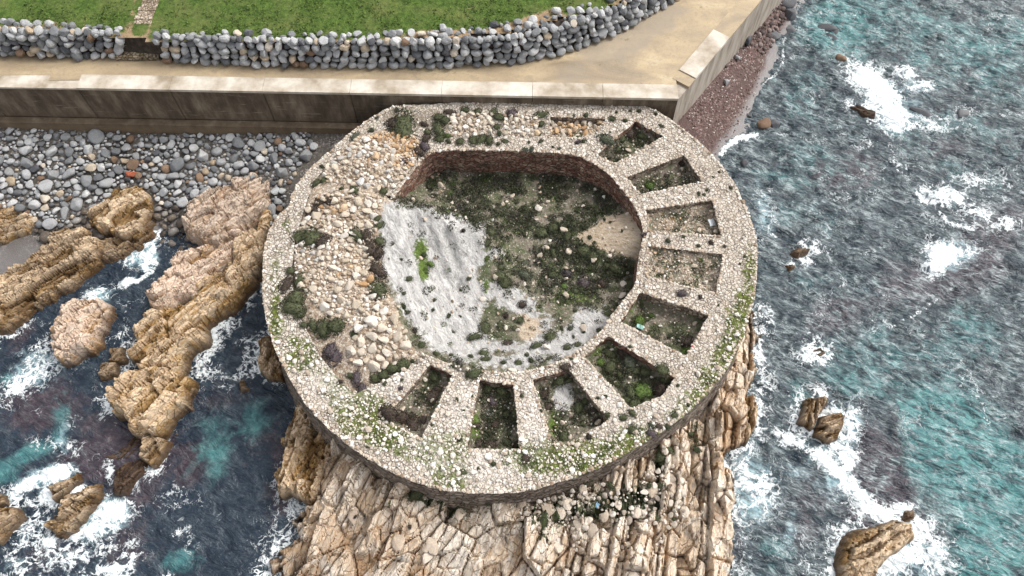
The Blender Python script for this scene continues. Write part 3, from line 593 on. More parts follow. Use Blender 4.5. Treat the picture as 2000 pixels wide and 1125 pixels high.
def fort_part(name, sel, zb, side, label=None):
    f = ff[sel]
    if not len(f): return
    u = np.unique(f); m = np.full(len(vv), -1); m[u] = np.arange(len(u)); g = m[f]
    a = vv[g]; ar = (a[:, 1, 0] - a[:, 0, 0]) * (a[:, 2, 1] - a[:, 0, 1]) - (a[:, 2, 0] - a[:, 0, 0]) * (a[:, 1, 1] - a[:, 0, 1])
    g = g  # indices only; orientation fixed below
    U = vv[u]; Zt = ztop[u]; n = len(u)
    tri = np.where(((U[g[:, 1]] - U[g[:, 0]])[:, 0] * (U[g[:, 2]] - U[g[:, 0]])[:, 1] - (U[g[:, 1]] - U[g[:, 0]])[:, 1] * (U[g[:, 2]] - U[g[:, 0]])[:, 0])[:, None] > 0, g, g[:, ::-1])
    ed = {}
    for t in tri:
        for i in range(3):
            e = (int(t[i]), int(t[(i + 1) % 3]))
            if (e[1], e[0]) in ed: del ed[(e[1], e[0])]
            else: ed[e] = 1
    V = [(*U[i], Zt[i]) for i in range(n)]; low = {}
    Fc = [tuple(map(int, t)) for t in tri]; nt_ = len(Fc)
    def lw(i, lv):
        if (i, lv) not in low:
            r = math.hypot(*U[i]); o = .0
            if name == 'outer_wall' and r > 12.3: o = (.10 + .05 * lv) / r * lv
            low[(i, lv)] = len(V); V.append((U[i][0] * (1 + o) + random.uniform(-.03, .03), U[i][1] * (1 + o) + random.uniform(-.03, .03), Zt[i] + (zb - Zt[i]) * lv / 4))
        return low[(i, lv)]
    for (i, j) in ed:
        p = i, j
        for lv in range(1, 5):
            q = lw(i, lv), lw(j, lv); Fc.append((p[0], q[0], q[1], p[1])); p = q
    Va = np.array(V); px, py = proj(Va[:, 0], Va[:, 1], Va[:, 2])
    me = mesh(name, V, Fc, mpave, masks(px, py, MOSS, DIRT, PALE)); me.materials.append(side)
    mi = np.zeros(len(Fc), np.int32); mi[nt_:] = 1; me.polygons.foreach_set('material_index', mi)
    o = obj(name, me, fort); 
    if label: o['label'] = label
fort_part('outer_wall', part == 0, -1.5, m_out, 'broad outer ring of cream rubble masonry with green moss')
fort_part('inner_wall', part == 1, 1.5, m_red, 'narrow inner ring wall with reddish masonry face')
fort_part('platform', part == 2, 2, m_buff, 'north platform with rubble filled rooms')
for i in range(3, 13): fort_part('dividing_wall', part == i, 2.5, m_red if i in (7, 12) else m_buff)
fort_part('platform', part == 13, 2, m_buff, 'west platform partly buried in rubble')

# ------------------------------------------------------------------ ground inside the fort
CG = RBF([(765,400,4.95),(850,424,5.0),(880,445,4.7),(935,460,4.5),(890,480,4.0),(742,470,5.0),(745,560,5.0),(775,630,4.95),(815,690,4.9),(800,500,4.6),(850,520,3.7),(900,570,3.15),(850,610,3.7),(885,650,3.5),(935,620,3.25),(950,680,3.6),(1000,720,4.6),(920,712,4.85),(1080,704,4.6),(1130,660,4.1),(1155,620,3.7),(1020,590,3.5),(1060,560,3.0),(1000,400,2.8),(1100,400,2.8),(860,345,2.8),(1180,360,2.8),(1230,430,4.0),(1250,470,4.5),(1160,455,3.3),(1235,530,3.0),(1000,480,2.9),(1100,500,2.9),(1180,590,3.1),(900,385,2.8),(820,380,3.1),(1000,330,2.7),(1050,650,3.6),(985,650,3.4)])
WG = RBF([(740,440,4.95),(742,560,4.95),(800,672,4.9),(680,560,5.2),(640,480,5.25),(660,400,5.2),(600,560,4.95),(590,480,4.95),(720,330,5.6),(760,290,5.5),(700,290,5.2),(640,340,5.05),(800,280,5.0),(810,320,5.0),(750,370,5.0),(700,690,5.1),(660,720,4.6),(720,750,4.6),(770,720,4.7),(820,690,4.8),(650,640,5.0),(740,640,5.35),(610,420,4.9),(760,252,4.95)])
xs = np.arange(-15.6, 15.6, .14); ys = np.arange(-14.4, 16, .14)
X, Y, Q = grid(xs, ys); x_, y_ = X.ravel(), Y.ravel()
sI = sdist(x_, y_, INNw); sW = sdist(x_, y_, WESTw); sO = sdist(x_, y_, OUTw)
zc = CG(x_, y_) + .25 * (fbm(x_ * .8, y_ * .8, 31) - .5) + .10 * (fbm(x_ * 3, y_ * 3, 32) - .5)
px, py = proj(x_, y_, np.clip(zc, 2.5, 5)); 
gul = fbm((x_ * .9 + y_ * .4) * 2.2, (y_ * .9 - x_ * .4) * .5, 35); zc += .75 * (gul - .5) * sm(730, 800, px) * sm(960, 900, px)
zw = WG(x_, y_) + .22 * (fbm(x_ * .9, y_ * .9, 33) - .5) + .16 * (fbm(x_ * 3.4, y_ * 3.4, 34) - .5)
Z = np.full(x_.shape, 4.6); Z = np.where(sI > -.35, zc, Z); Z = np.where(sW > -.1, np.where(sI > 0, zc, zw), Z)
bl_ = sm(.6, -.2, sI) * (sW > -.1); Z = np.where(sW > -.1, zc * (1 - sm(.3, -.3, sI)) + zw * sm(.3, -.3, sI), Z)
pitid = np.full(x_.shape, -1)
for i, p in enumerate(PITw):
    s_ = sdist(x_, y_, p); k = s_ > -.3; pitid[k] = i
    Z[k] = (4.0 + [.2, .1, .3, .5, 0, .1, .1, 0, .1][i] + .22 * (fbm(x_ * 1.3, y_ * 1.3, 36) - .5) + (.28 * sm(.5, 0, s_)))[k]
k = sdist(x_, y_, K3w) > -.3; Z[k] = 4.45; pitid[k] = 9
A = np.zeros((len(x_), 4)); px, py = proj(x_, y_, Z)
WH = [(752,396),(830,404),(900,428),(944,452),(950,505),(930,545),(985,550),(1040,580),(1085,618),(1100,650),(1130,600),(1190,606),(1185,650),(1120,695),(1000,722),(900,705),(850,690),(800,630),(762,560),(744,500),(745,430)]
A[:, 0] = np.clip(.5 + sdist(px, py, WH) / 50, 0, 1) * (pitid < 0) - blob(px, py, 1000, 640, 70, 34, 0, 1.2) - blob(px, py, 960, 600, 24, 30, 0, .6) - blob(px, py, 980, 690, 90, 8, 0, .5) + blob(px, py, 900, 440, 60, 20, 0, .5)
A[:, 0] = np.maximum(A[:, 0], blob(px, py, 1100, 775, 22, 32, 0, 1.3) + blob(px, py, 970, 495, 22, 12, 0, 1.) + blob(px, py, 960, 805, 14, 10, 0, .7))
A[:, 1] = np.clip(.5 + sdist(px, py, [(1125,462),(1190,420),(1258,405),(1262,475),(1245,506),(1200,498),(1150,480)]) / 20, 0, 1) * (pitid < 0) + blob(px, py, 1040, 640, 40, 50, -20, .8) * (pitid < 0)
A[:, 2] = blob(px, py, 822, 490, 20, 36, 0, .95) + blob(px, py, 828, 535, 12, 20, 0, 1.) + blob(px, py, 1120, 580, 80, 26, 0, .75) + blob(px, py, 950, 560, 10, 24, 0, .8) + blob(px, py, 900, 660, 60, 20, 0, .4) + blob(px, py, 1230, 600, 16, 20, 0, .8) + blob(px, py, 1160, 680, 18, 24, -40, .9) + blob(px, py, 1180, 255, 10, 10, 0, .1) + blob(px, py, 930, 830, 14, 40, 0, .9) + blob(px, py, 1082, 830, 14, 40, 0, .9) + blob(px, py, 1300, 640, 40, 30, 0, .4) + blob(px, py, 1000, 380, 200, 50, 0, .22) + blob(px, py, 1340, 680, 14, 16, 0, .8)
A[:, 3] = np.where(sW > -.2, np.clip(.5 - sI / .8, 0, 1), 0) + np.where((pitid == 2) | (pitid == 3), .45, 0) + np.where(pitid == 9, 1, 0)
A = np.clip(A, 0, 1.3)
k = (sO[Q] > .5).all(1) & ((sI[Q] > -.35) | (sW[Q] > -.1) | (pitid[Q] >= 0)).any(1)
V3, Q3, A3 = compact(np.c_[x_, y_, Z], Q[k], A)
tag(obj('ground', mesh('ground', V3, Q3, mat_ground(), A3, True)), kind='structure')
GZ = Z.reshape(X.shape)
def gz(x, y):
    i = np.clip(((np.asarray(y) - ys[0]) / .14).round().astype(int), 0, len(ys) - 1); j = np.clip(((np.asarray(x) - xs[0]) / .14).round().astype(int), 0, len(xs) - 1)
    return GZ[i, j]

# ------------------------------------------------------------------ headland and sea rocks
def rock_mesh(name, polyw, zfun, strike, L, Wd, amp, mt, res=.1, seed=0, edge=1.2, depth=1.4, orange=.35, moss=None, wig=.5, second=.45, sharp=.7, L2=None, W2=None, wob=.5, ridk=1., bend=0):
    L2 = L2 or L * .42; W2 = W2 or Wd * .42
    p = np.array(polyw); x0, y0 = p.min(0) - 1.; x1, y1 = p.max(0) + 1.
    X, Y, Q = grid(np.arange(x0, x1, res), np.arange(y0, y1, res))
    d = sdist(X, Y, p) + .15 + wig * (fbm(X * .9, Y * .9, seed + 1) - .5) * 1.6 + wig * .5 * (fbm(X * 3, Y * 3, seed + 2) - .5)
    c, s = math.cos(R(strike)), math.sin(R(strike))
    wx = X + wob * (fbm(X * .6, Y * .6, seed + 3) - .5) + wob * 2.5 * (fbm(X * .17, Y * .17, seed + 43, 2) - .5); wy = Y + wob * (fbm(X * .6, Y * .6, seed + 4) - .5)
    wx = wx - bend * (Y + 13) * sm(2, -7, X)
    u = (wx * c + wy * s); v = (-wx * s + wy * c)
    Z0 = zfun(X, Y)
    vs = v / Wd; vs = vs + .32 * np.sin(vs * 1.9 + seed) + .2 * np.sin(vs * 4.3) * .5 + .5 * (fbm(X * .25, Y * .25, seed + 70, 2) - .5)
    ci = np.floor(vs); fv = vs - ci; us = u / L * (.6 + .9 * hsh(ci, ci * 0 + 3, seed)) + 9 * hsh(ci, ci * 0, seed + 2) + (hsh(ci, ci * 0 + 1, seed) - .5) * fv * .5 + .25 * (fbm(X * .7, Y * .7, seed + 71, 2) - .5)
    cj = np.floor(us); fu = us - cj; ly = fv - .5; lx = fu - .5
    ed_ = np.minimum(np.minimum(fv, 1 - fv) * Wd, np.minimum(fu, 1 - fu) * L * .8)
    h1 = hsh(ci, cj, seed + 6); tx = hsh(ci, cj, seed + 7) - .5; ty = hsh(ci, cj, seed + 8) - .35
    crack = np.exp(-(ed_ / .07) ** 2)
    Z = amp * ((h1 - .5) * 1.5 + tx * lx * 1.6 + ty * ly * 2.2) - amp * sharp * crack
    if bend:
        vs = vs * 1.
        b1, b2, bx, by, ei, ej = worley(u / 3.1 + 3, v / 2.0 + 9, seed + 55); kk = sm(.5, .54, fbm(X * .22 + 4, Y * .22, seed + 60, 2) + .05 * sm(0, -8, X))
        Zb = amp * ((hsh(ei, ej, 3) - .5) * 1.6 + (hsh(ei, ej, 4) - .5) * bx * 2.2 + (hsh(ei, ej, 5) - .5) * by * 3) - amp * .6 * np.exp(-((b2 - b1) / .04) ** 2)
        Z = Z * (1 - kk) + Zb * kk; h1 = h1 * (1 - kk) + hsh(ei, ej, 7) * kk; h1 = np.clip((h1 - .5) * 1.25 + .42, 0, 1)
    g1, g2, mx, my, di, dj = worley(u / L2 + 7, v / W2, seed + 15)
    k1 = hsh(di, dj, seed + 16); kx = hsh(di, dj, seed + 17) - .5; ky = hsh(di, dj, seed + 18) - .5
    mask2 = sm(.35, .6, fbm(X * .35, Y * .35, seed + 30, 2) + .1)
    Z += second * amp * (.35 + .65 * mask2) * ((k1 - .5) + kx * mx * 1.4 + ky * my * 2 - .6 * np.exp(-((g2 - g1) / .08) ** 2))
    rid = 1 - np.abs(2 * fbm(u * .5 / L * 1.5, v * 2.2 / Wd * .8, seed + 20, 4) - 1)
    Z += amp * .45 * (rid - .5) * ridk + .10 * (fbm(X * 4, Y * 4, seed + 21, 3) - .5)
    e = np.clip(d / edge, -3, 1); prof = np.where(e > 0, np.sqrt(np.clip(1 - (1 - e) ** 2, 0, 1)), e * 1.6)
    Zf = (Z0 + Z * np.clip(.35 + .65 * e, 0, 1) + depth) * prof - depth
    Zf = np.where(e > 0, Zf, -depth + e * .9)
    A = np.zeros((X.size, 4)); A[:, 0] = (h1 * .65 + k1 * .35).ravel()
    px, py = proj(X.ravel(), Y.ravel(), Zf.ravel())
    if moss is not None: A[:, 1] = np.clip(moss(px, py, X.ravel(), Y.ravel()), 0, 1) * (1 + .6 * crack.ravel())
    A[:, 3] = (np.clip(Z / amp * .5 + .35, 0, 1) * sm(.3, 1, e)).ravel()
    A[:, 2] = np.clip(orange if np.isscalar(orange) else orange(px, py), 0, 1) + .35 * (h1.ravel() - .5)
    V = np.c_[X.ravel(), Y.ravel(), Zf.ravel()]
    kq = (V[Q][:, :, 2].max(1) > -1.0); V, Q, A = compact(V, Q[kq], A)
    c0_ = p.mean(0); V = V - [c0_[0], c0_[1], 0]
    # mapping follows the strike because texture space is local
    return mesh(name, V, Q, mt, A, False), (c0_[0], c0_[1], 0)
m_head = mat_rock('pale_slab_rock', (.80, .71, .60), (.56, .41, .27), (.46, .24, .08), (.26, .235, .21), .5, .80, 76)
m_reef = mat_rock('golden_brown_rock', (.70, .54, .37), (.42, .25, .085), (.24, .11, .028), (.19, .12, .06), .72, .68)
HEAD = [(660,880),(640,935),(612,985),(592,1010),(560,1050),(520,1095),(495,1160),(480,1260),(1450,1260),(1432,1125),(1432,1040),(1440,960),(1424,905),(1446,880),(1462,850),(1476,800),(1474,740),(1472,690),(1486,655),(1480,600),(1300,600),(900,780),(640,800)]
HZ = RBF([(700,940,3.0),(900,975,3.2),(1100,965,3.2),(1300,880,2.8),(1420,780,1.8),(1470,690,1.1),(1480,620,.8),(620,1060,1.9),(540,1120,1.1),(560,1060,1.2),(900,1125,2.2),(1300,1125,2.0),(1420,1120,.9),(1410,980,1.3),(1455,860,.8),(900,1260,1.2),(500,1260,.3),(1400,1260,.5),(760,1020,3.0),(1200,1000,3.1),(900,780,3.4),(1200,780,3.4),(1350,650,3.),(660,830,2.6)])
def HZc(X, Y): return np.where(sdist(X, Y, OUTw) > .5, np.minimum(HZ(X, Y), 2.0), HZ(X, Y))
me, lc = rock_mesh('rocky_headland', PP(HEAD, .8), HZc, 79, 2.2, .72, .68, m_head, .07, 100, .9, 1.4,
    lambda px, py: .52 + blob(px, py, 1440, 820, 30, 110, 0, .6) + blob(px, py, 1000, 1090, 300, 50, 0, .2) + blob(px, py, 640, 1050, 80, 80, 0, .15) - blob(px, py, 900, 1060, 60, 60, 0, .5) - blob(px, py, 1150, 990, 150, 40, 0, .3),
    lambda px, py, X, Y: blob(px, py, 1150, 990, 150, 34, 0, .62) + blob(px, py, 820, 970, 60, 24, 20, .5) + blob(px, py, 1290, 900, 20, 30, 0, .6) + blob(px, py, 1250, 960, 60, 60, 0, .42) + blob(px, py, 900, 1000, 60, 40, 0, .45) + blob(px, py, 1360, 850, 20, 60, 0, .5) + blob(px, py, 1060, 1030, 50, 40, 0, .4) + blob(px, py, 1000, 1080, 400, 60, 0, .12), .95, .8, .5, 1.1, .6, .3, .6, .42)
tag(obj('rocky_headland', me, loc=lc), 'pale fractured headland of tilted slabs below the round ruin', 'rock')
ROCKS = [
 # name, label, poly, ztop, strike, L, W, amp, pale?
 ([(533,418),(512,485),(505,552),(459,583),(440,610),(409,640),(410,658),(380,688),(359,738),(330,752),(270,742),(258,705),(270,645),(300,622),(370,600),(400,560),(440,530),(470,480),(500,455)],1.7,52,2.6,.9,.7,0,'long golden brown reef reaching from the ruin wall down into the surf'),
 ([(500,455),(470,500),(430,545),(395,575),(345,605),(320,617),(291,613),(289,590),(309,553),(340,520),(373,497),(427,470),(470,455)],1.5,45,2.,.8,.6,1,'pinkish brown rock lobe on the shore side of the long reef'),
 ([(370,743),(362,796),(335,835),(313,846),(263,850),(254,814),(224,815),(222,785),(243,746),(262,725),(330,720)],1.6,60,1.6,.9,.7,0,'cluster of golden boulders at the seaward end of the long reef'),
 ([(370,403),(427,376),(473,358),(540,350),(545,385),(533,410),(480,455),(434,480),(373,468),(354,446)],1.9,45,1.8,.7,.4,2,'pink and tan outcrop between the grey boulders and the ruin'),
 ([(176,420),(213,378),(263,358),(292,366),(308,390),(286,439),(270,460),(225,465),(190,453)],1.3,40,1.6,.7,.4,0,'tan outcrop emerging from the middle of the boulder beach'),
 ([(107,457),(171,448),(198,474),(194,514),(142,570),(110,578),(60,612),(0,650),(-90,690),(-120,600),(0,560),(60,505)],.95,35,2.,.9,.55,0,'broad ochre rock shelf sloping into the water at the left edge'),
 ([(165,452),(200,468),(262,456),(296,412),(312,432),(285,470),(232,505),(195,520)],.6,40,1.6,.7,.4,0,'low wet brown shelf joining the middle outcrop to the ochre shelf'),
 ([(-90,408),(28,405),(70,432),(62,458),(0,476),(-90,480)],1.2,20,1.6,.8,.35,0,'ochre rock hump below the grey boulders at the far left'),
 ([(171,595),(199,590),(220,606),(200,652),(193,690),(124,714),(108,690),(113,635),(134,612)],1.5,70,1.4,.8,.6,1,'isolated square topped golden rock standing in the left channel'),
 ([(215,682),(240,680),(243,706),(214,708)],.75,60,.8,.5,.3,0,'small round rock in the foam beside the long reef, upper one'),
 ([(199,712),(232,708),(233,735),(200,742)],.65,60,.8,.5,.25,0,'small round rock in the foam beside the long reef, lower one'),
 ([(281,860),(302,852),(328,866),(318,885),(300,907),(281,893)],.9,60,.9,.5,.4,0,'knobbly golden rock just off the tip of the long reef'),
 ([(225,918),(262,898),(286,893),(282,925),(247,966),(226,964)],.35,45,1.2,.6,.25,3,'flat wash covered slab seaward of the reef tip'),
 ([(240,870),(262,850),(280,862),(262,888),(230,902),(205,895)],.2,45,1.2,.6,.2,3,'low wet slab half drowned behind the reef tip'),
 ([(103,955),(152,925),(157,939),(122,972),(110,980)],.8,40,.9,.4,.35,0,'narrow dark golden rock ringed by white surf'),
 ([(82,1030),(112,1003),(142,972),(180,948),(200,925),(196,955),(186,980),(166,1022),(117,1050)],.95,42,1.4,.6,.5,0,'long dark brown rock wrapped in foam near the bottom left'),
 ([(-20,990),(35,994),(42,1012),(20,1035),(0,1062),(-30,1060)],.95,45,1.2,.6,.4,0,'brown rock cut by the left edge of the picture above the foam'),
 ([(-20,965),(12,968),(14,985),(-20,992)],.7,45,.8,.5,.3,0,'small brown knob at the left edge beside the larger edge rock'),
 ([(465,748),(476,743),(484,762),(471,767)],.55,45,.6,.5,.2,0,'tiny cube shaped rock alone in the dark water left of the ruin'),
 ([(508,672),(526,662),(556,720),(552,744),(526,742),(511,727)],1.3,75,1.,.5,.4,0,'dark golden rock pressed against the west foot of the ruin'),
 ([(575,795),(566,845),(546,932),(553,972),(577,988),(612,975),(645,930),(680,895),(690,850),(640,790),(600,770)],1.7,78,2.2,.8,.7,0,'steep brown gold crag at the southwest foot of the ruin'),
 ([(1632,1165),(1638,1100),(1643,1049),(1673,1034),(1712,1028),(1744,1016),(1777,1022),(1782,1056),(1745,1080),(1712,1110),(1712,1165)],1.2,25,2.6,1.2,.35,0,'large flat tan rock with surf breaking over it at the bottom right'),
 ([(1574,782),(1616,779),(1597,810),(1582,840),(1560,826)],.8,70,1.,.5,.35,0,'dark ochre rock, left of the pair in the breaking waves'),
 ([(1602,815),(1643,812),(1636,857),(1620,864),(1591,850)],.95,15,1.2,.35,.3,0,'layered ochre rock, right of the pair in the breaking waves'),
 ([(1764,1000),(1780,997),(1782,1012),(1768,1016)],.5,40,.6,.4,.2,0,'tiny ochre rock poking out of foam above the large flat tan rock'),
 ([(1446,778),(1474,772),(1474,832),(1458,866),(1440,850)],1.3,85,2.,.5,.35,0,'rusty orange slab stack at the water edge east of the ruin'),
 ([(1545,495),(1556,484),(1584,485),(1582,494),(1560,502)],.45,20,.8,.4,.2,0,'brown rock tip with a small foam trail right of the ruin'),
 ([(1535,520),(1548,514),(1552,524),(1540,530)],.35,20,.6,.4,.15,0,'smaller brown rock tip just below the foam trail right of the ruin'),
 ([(1582,688),(1598,678),(1612,690),(1600,700)],.25,20,.8,.4,.2,0,'submerged tan rock tip in the dark water right of the ruin'),
 ([(1660,210),(1675,207),(1710,222),(1708,231),(1690,230)],.45,-20,1.,.4,.15,3,'dark flat slab awash beside the long breaking wave'),
]
water()
mm = {0: m_reef, 1: mat_rock('pinkish_rock', (.72, .57, .45), (.46, .28, .13), (.30, .145, .04), (.22, .14, .08), .55, .74), 2: mat_rock('pink_tan_rock', (.62, .50, .40), (.46, .32, .21), (.38, .20, .08), (.28, .2, .16), .1), 3: mat_rock('drowned_rock', (.24, .19, .15), (.15, .11, .09), (.10, .06, .035), (.09, .08, .08), .9)}
for i, (pl, zt, stk, L, Wd, amp, mk, lab) in enumerate(ROCKS):
    big = len(pl) > 7
    me, lc = rock_mesh('sea_rock', PP(pl, zt * .45), (lambda zt: (lambda X, Y: zt * (.7 + .55 * fbm(X * .35, Y * .35, 140))))(zt), stk, L * 1.25, Wd * .62, amp * .85, mm[mk], .09 if big else .06, 200 + i * 40, .5 if big else .28, 1.2, .38 if mk != 1 else .2, None, (.25 if zt == 1.2 and Wd > 1 else .85) if big else .25, .65, .6, .8, .28, .45, 1.3)
    tag(obj('sea_rock', me, loc=lc), lab, 'rock')

# ------------------------------------------------------------------ stones
def ico(sub):
    bm = bmesh.new(); bmesh.ops.create_icosphere(bm, subdivisions=sub, radius=1)
    V = np.array([v.co[:] for v in bm.verts]); Fc = np.array([[v.index for v in f.verts] for f in bm.faces]); bm.free(); return V, Fc
ICO = {k: ico(k) for k in (1, 2, 3)}
def stone_shape(sub, seed, cuts, depth, flat=.75, jit=.06):
    r = np.random.default_rng(seed); V, Fc = ICO[sub]; V = V.copy()
    for _ in range(cuts):
        n = r.normal(size=3); n /= np.linalg.norm(n); d = r.uniform(depth, .97); t = V @ n
        V -= np.outer(np.maximum(t - d, 0), n)
    V *= 1 + r.uniform(-jit, jit, (len(V), 1))
    V *= [r.uniform(.95, 1.22), r.uniform(.74, 1.0), r.uniform(flat * .8, flat * 1.1)]
    return V, Fc
def rotm(n, r, tilt=.35):
    a = r.uniform(0, 2 * np.pi, n); b = r.uniform(-tilt, tilt, n); c = r.uniform(-tilt, tilt, n); o = np.zeros((n, 3, 3))
    ca, sa, cb, sb, cc_, sc = np.cos(a), np.sin(a), np.cos(b), np.sin(b), np.cos(c), np.sin(c)
    o[:, 0] = np.stack([ca * cb, ca * sb * sc - sa * cc_, ca * sb * cc_ + sa * sc], 1)
    o[:, 1] = np.stack([sa * cb, sa * sb * sc + ca * cc_, sa * sb * cc_ - ca * sc], 1)
    o[:, 2] = np.stack([-sb, cb * sc, cb * cc_], 1); return o, np.stack([c, b, a], 1)
def merged(name, protos, pts, rad, mt, seed=1, tilt=.35, smooth=False, loc=(0, 0, 0), parent=None):
    r = np.random.default_rng(seed); n = len(pts); Rm, _ = rotm(n, r, tilt); pid = r.integers(0, len(protos), n); VV = []; FF = []; off = 0
    pts = np.asarray(pts, float) - loc; rad = np.asarray(rad)
    for k, (V, Fc) in enumerate(protos):
        i = np.where(pid == k)[0]
        if not len(i): continue
        W_ = np.einsum('nij,vj->nvi', Rm[i], V) * rad[i, None, None] + pts[i, None, :]
        FF.append((Fc[None] + (off + np.arange(len(i)) * len(V))[:, None, None]).reshape(-1, Fc.shape[1])); VV.append(W_.reshape(-1, 3)); off += len(i) * len(V)
    return obj(name, mesh(name, np.concatenate(VV), np.concatenate(FF), mt, None, smooth), parent, loc if parent is None else None)
class Darts:
    def __init__(s, cell=1.2): s.c = cell; s.h = {}; s.P = []
    def add(s, x, y, r, k=.84):
        i, j = int(x // s.c), int(y // s.c)
        for a in (-1, 0, 1):
            for b in (-1, 0, 1):
                for (u, v, q) in s.h.get((i + a, j + b), ()):
                    if (u - x) ** 2 + (v - y) ** 2 < (k * (q + r)) ** 2: return False
        s.h.setdefault((i, j), []).append((x, y, r)); s.P.append((x, y, r)); return True
def fill(poly, radii, k=.84, avoid=(), dart=None, prob=None):
    D = dart or Darts(); p = np.array(poly); lo, hi = p.min(0), p.max(0); n0_ = len(D.P)
    for r0, r1, tries in radii:
        x = rng.uniform(lo[0], hi[0], tries); y = rng.uniform(lo[1], hi[1], tries); ok = sdist(x, y, p) > 0
        for a in avoid: ok &= sdist(x, y, a) < .1
        if prob is not None: ok &= rng.random(tries) < prob(x, y)
        rr_ = rng.uniform(r0, r1, tries)
        for i in np.where(ok)[0]: D.add(x[i], y[i], rr_[i], k)
    return np.array(D.P[n0_:])
G = lambda a, b=None, c=None: (a, b or a, c or a)
TONES = {'pale grey': [(0, (.30, .305, .31)), (.5, (.39, .395, .40)), (1, (.52, .52, .51))], 'mid grey': [(0, (.15, .158, .165)), (.5, (.21, .218, .225)), (1, (.28, .285, .285))],
         'dark grey': [(0, (.07, .075, .085)), (.5, (.12, .125, .135)), (1, (.18, .185, .19))], 'sandy': [(0, (.40, .31, .21)), (.6, (.50, .42, .32)), (1, (.62, .55, .46))], 'brown': [(0, (.13, .08, .05)), (1, (.26, .17, .11))]}
BT = list(TONES); BTW = [.52, .30, .10, .06, .02]
def allstops(w): 
    o = []; t = 0
    for k, ww in zip(BT, w):
        for p, c in TONES[k]: o.append((t + p * ww * .98, c))
        t += ww
    return [o[i] for i in range(len(o))]
bm_obj = {k: mat_stone('boulder_' + k.replace(' ', '_'), v) for k, v in TONES.items()}
bm_all = mat_stone('mixed_boulders', allstops(BTW), 'isl')
bm_wet = mat_stone('wet_boulders', [(0, (.03, .025, .022)), (.5, (.09, .07, .055)), (.8, (.16, .13, .10)), (1, (.28, .27, .26))], 'isl', rough=.4)
BP3 = [stone_shape(3, 50 + i, 12, .56, .75, .015) for i in range(10)]; BP2 = [stone_shape(2, 80 + i, 9, .6, .75, .05) for i in range(10)]
BME = {(i, t): mesh('boulder', *BP3[i], bm_obj[t], None, True) for i in range(10) for t in BT}
BPOLY = [(-160,275),(60,262),(130,242),(190,230),(250,246),(330,262),(400,247),(440,232),(660,236),(690,250),(640,285),(590,335),(562,372),(556,400),(545,420),(440,478),(400,484),(340,475),(310,458),(280,445),(200,475),(165,500),(100,500),(60,450),(40,405),(-160,400)]
bpw = PP(BPOLY, 1.4); av = [PP(ROCKS[i][0], .9) for i in (3, 4, 5, 6, 7)]
def bprob(x, y):
    px, py = proj(x, y, x * 0 + 1.5); return np.clip(1 - blob(px, py, 330, 262, 70, 16, 0, .85) - blob(px, py, 280, 340, 20, 20, 0, .8) - blob(px, py, 60, 268, 60, 12, 0, .6), 0, 1)
bs = fill(bpw, [(.48, .62, 35), (.36, .48, 260), (.27, .36, 1800), (.19, .28, 7000), (.12, .19, 16000), (.08, .12, 12000)], .80, av, prob=bprob)
bz = BL(bs[:, 0], bs[:, 1]) + bs[:, 2] * .28 + .35 * (fbm(bs[:, 0] * .5, bs[:, 1] * .5, 61) - .35)
k_ = bs[:, 1] < 11.3 - .75 - bs[:, 2] - .0232 * (bs[:, 0] - 0); bs = bs[k_]; bz = bz[k_]
px, py = proj(bs[:, 0], bs[:, 1], bz); vis = (px > 5) & (px < 1995) & (sdist(px, py, OUT) < -6)
low = bz < .75 + .3 * (fbm(bs[:, 0], bs[:, 1], 62) - .5)
score = np.where(vis & ~low, bs[:, 2], 0); top = np.argsort(-score)[:300]; isI = np.zeros(len(bs), bool); isI[top] = True
def bzone(px, py):
    if py < 268: return 'at the foot of the sea wall'
    if px > 470 and py > 330: return 'between pink outcrop and ruin'
    if px > 520: return 'on the beach near the ruin'
    if px < 140: return 'at the left beach end'
    if py > 360: return 'on the seaward beach fringe'
    return 'in mid beach' if px > 300 else 'on the left beach half'
for i in np.where(isI)[0]:
    t = rng.choice(BT, p=BTW); k = int(rng.integers(0, 10)); sz = 'large' if bs[i, 2] > .45 else 'medium sized' if bs[i, 2] > .33 else 'smaller'
    o = obj('boulder', BME[(k, t)], None, (bs[i, 0], bs[i, 1], bz[i]), (rng.uniform(-.3, .3), rng.uniform(-.3, .3), rng.uniform(0, 6.28)), (bs[i, 2],) * 3)
    z_ = bzone(px[i], py[i]); tag(o, f'{sz} rounded {t} boulder {z_}', 'boulder', f'{sz} {t} boulders {z_}')
r_ = ~isI & ~low; tag(merged('beach_boulders', BP2, np.c_[bs[r_, :2], bz[r_]], bs[r_, 2], bm_all, 3, .35, True), 'mass of smaller rounded grey stones packed between the beach boulders', 'pebbles', kind='stuff')
tag(merged('wet_beach_stones', BP2, np.c_[bs[low, :2], bz[low]], bs[low, 2], bm_wet, 4, .35, True), 'dark wet rounded stones along the waterline of the boulder beach', 'stones', kind='stuff')
# red rust coloured stone
o = obj('boulder', mesh('boulder', *BP3[2], mat_stone('rust_red_stone', [(0, (.30, .07, .03)), (1, (.36, .10, .05))]), None, True), None, (*P(254, 340, 1.5), 1.5), (.1, .2, .4), (.5, .36, .3)); tag(o, 'single rust red boulder among grey ones on the boulder beach', 'boulder')

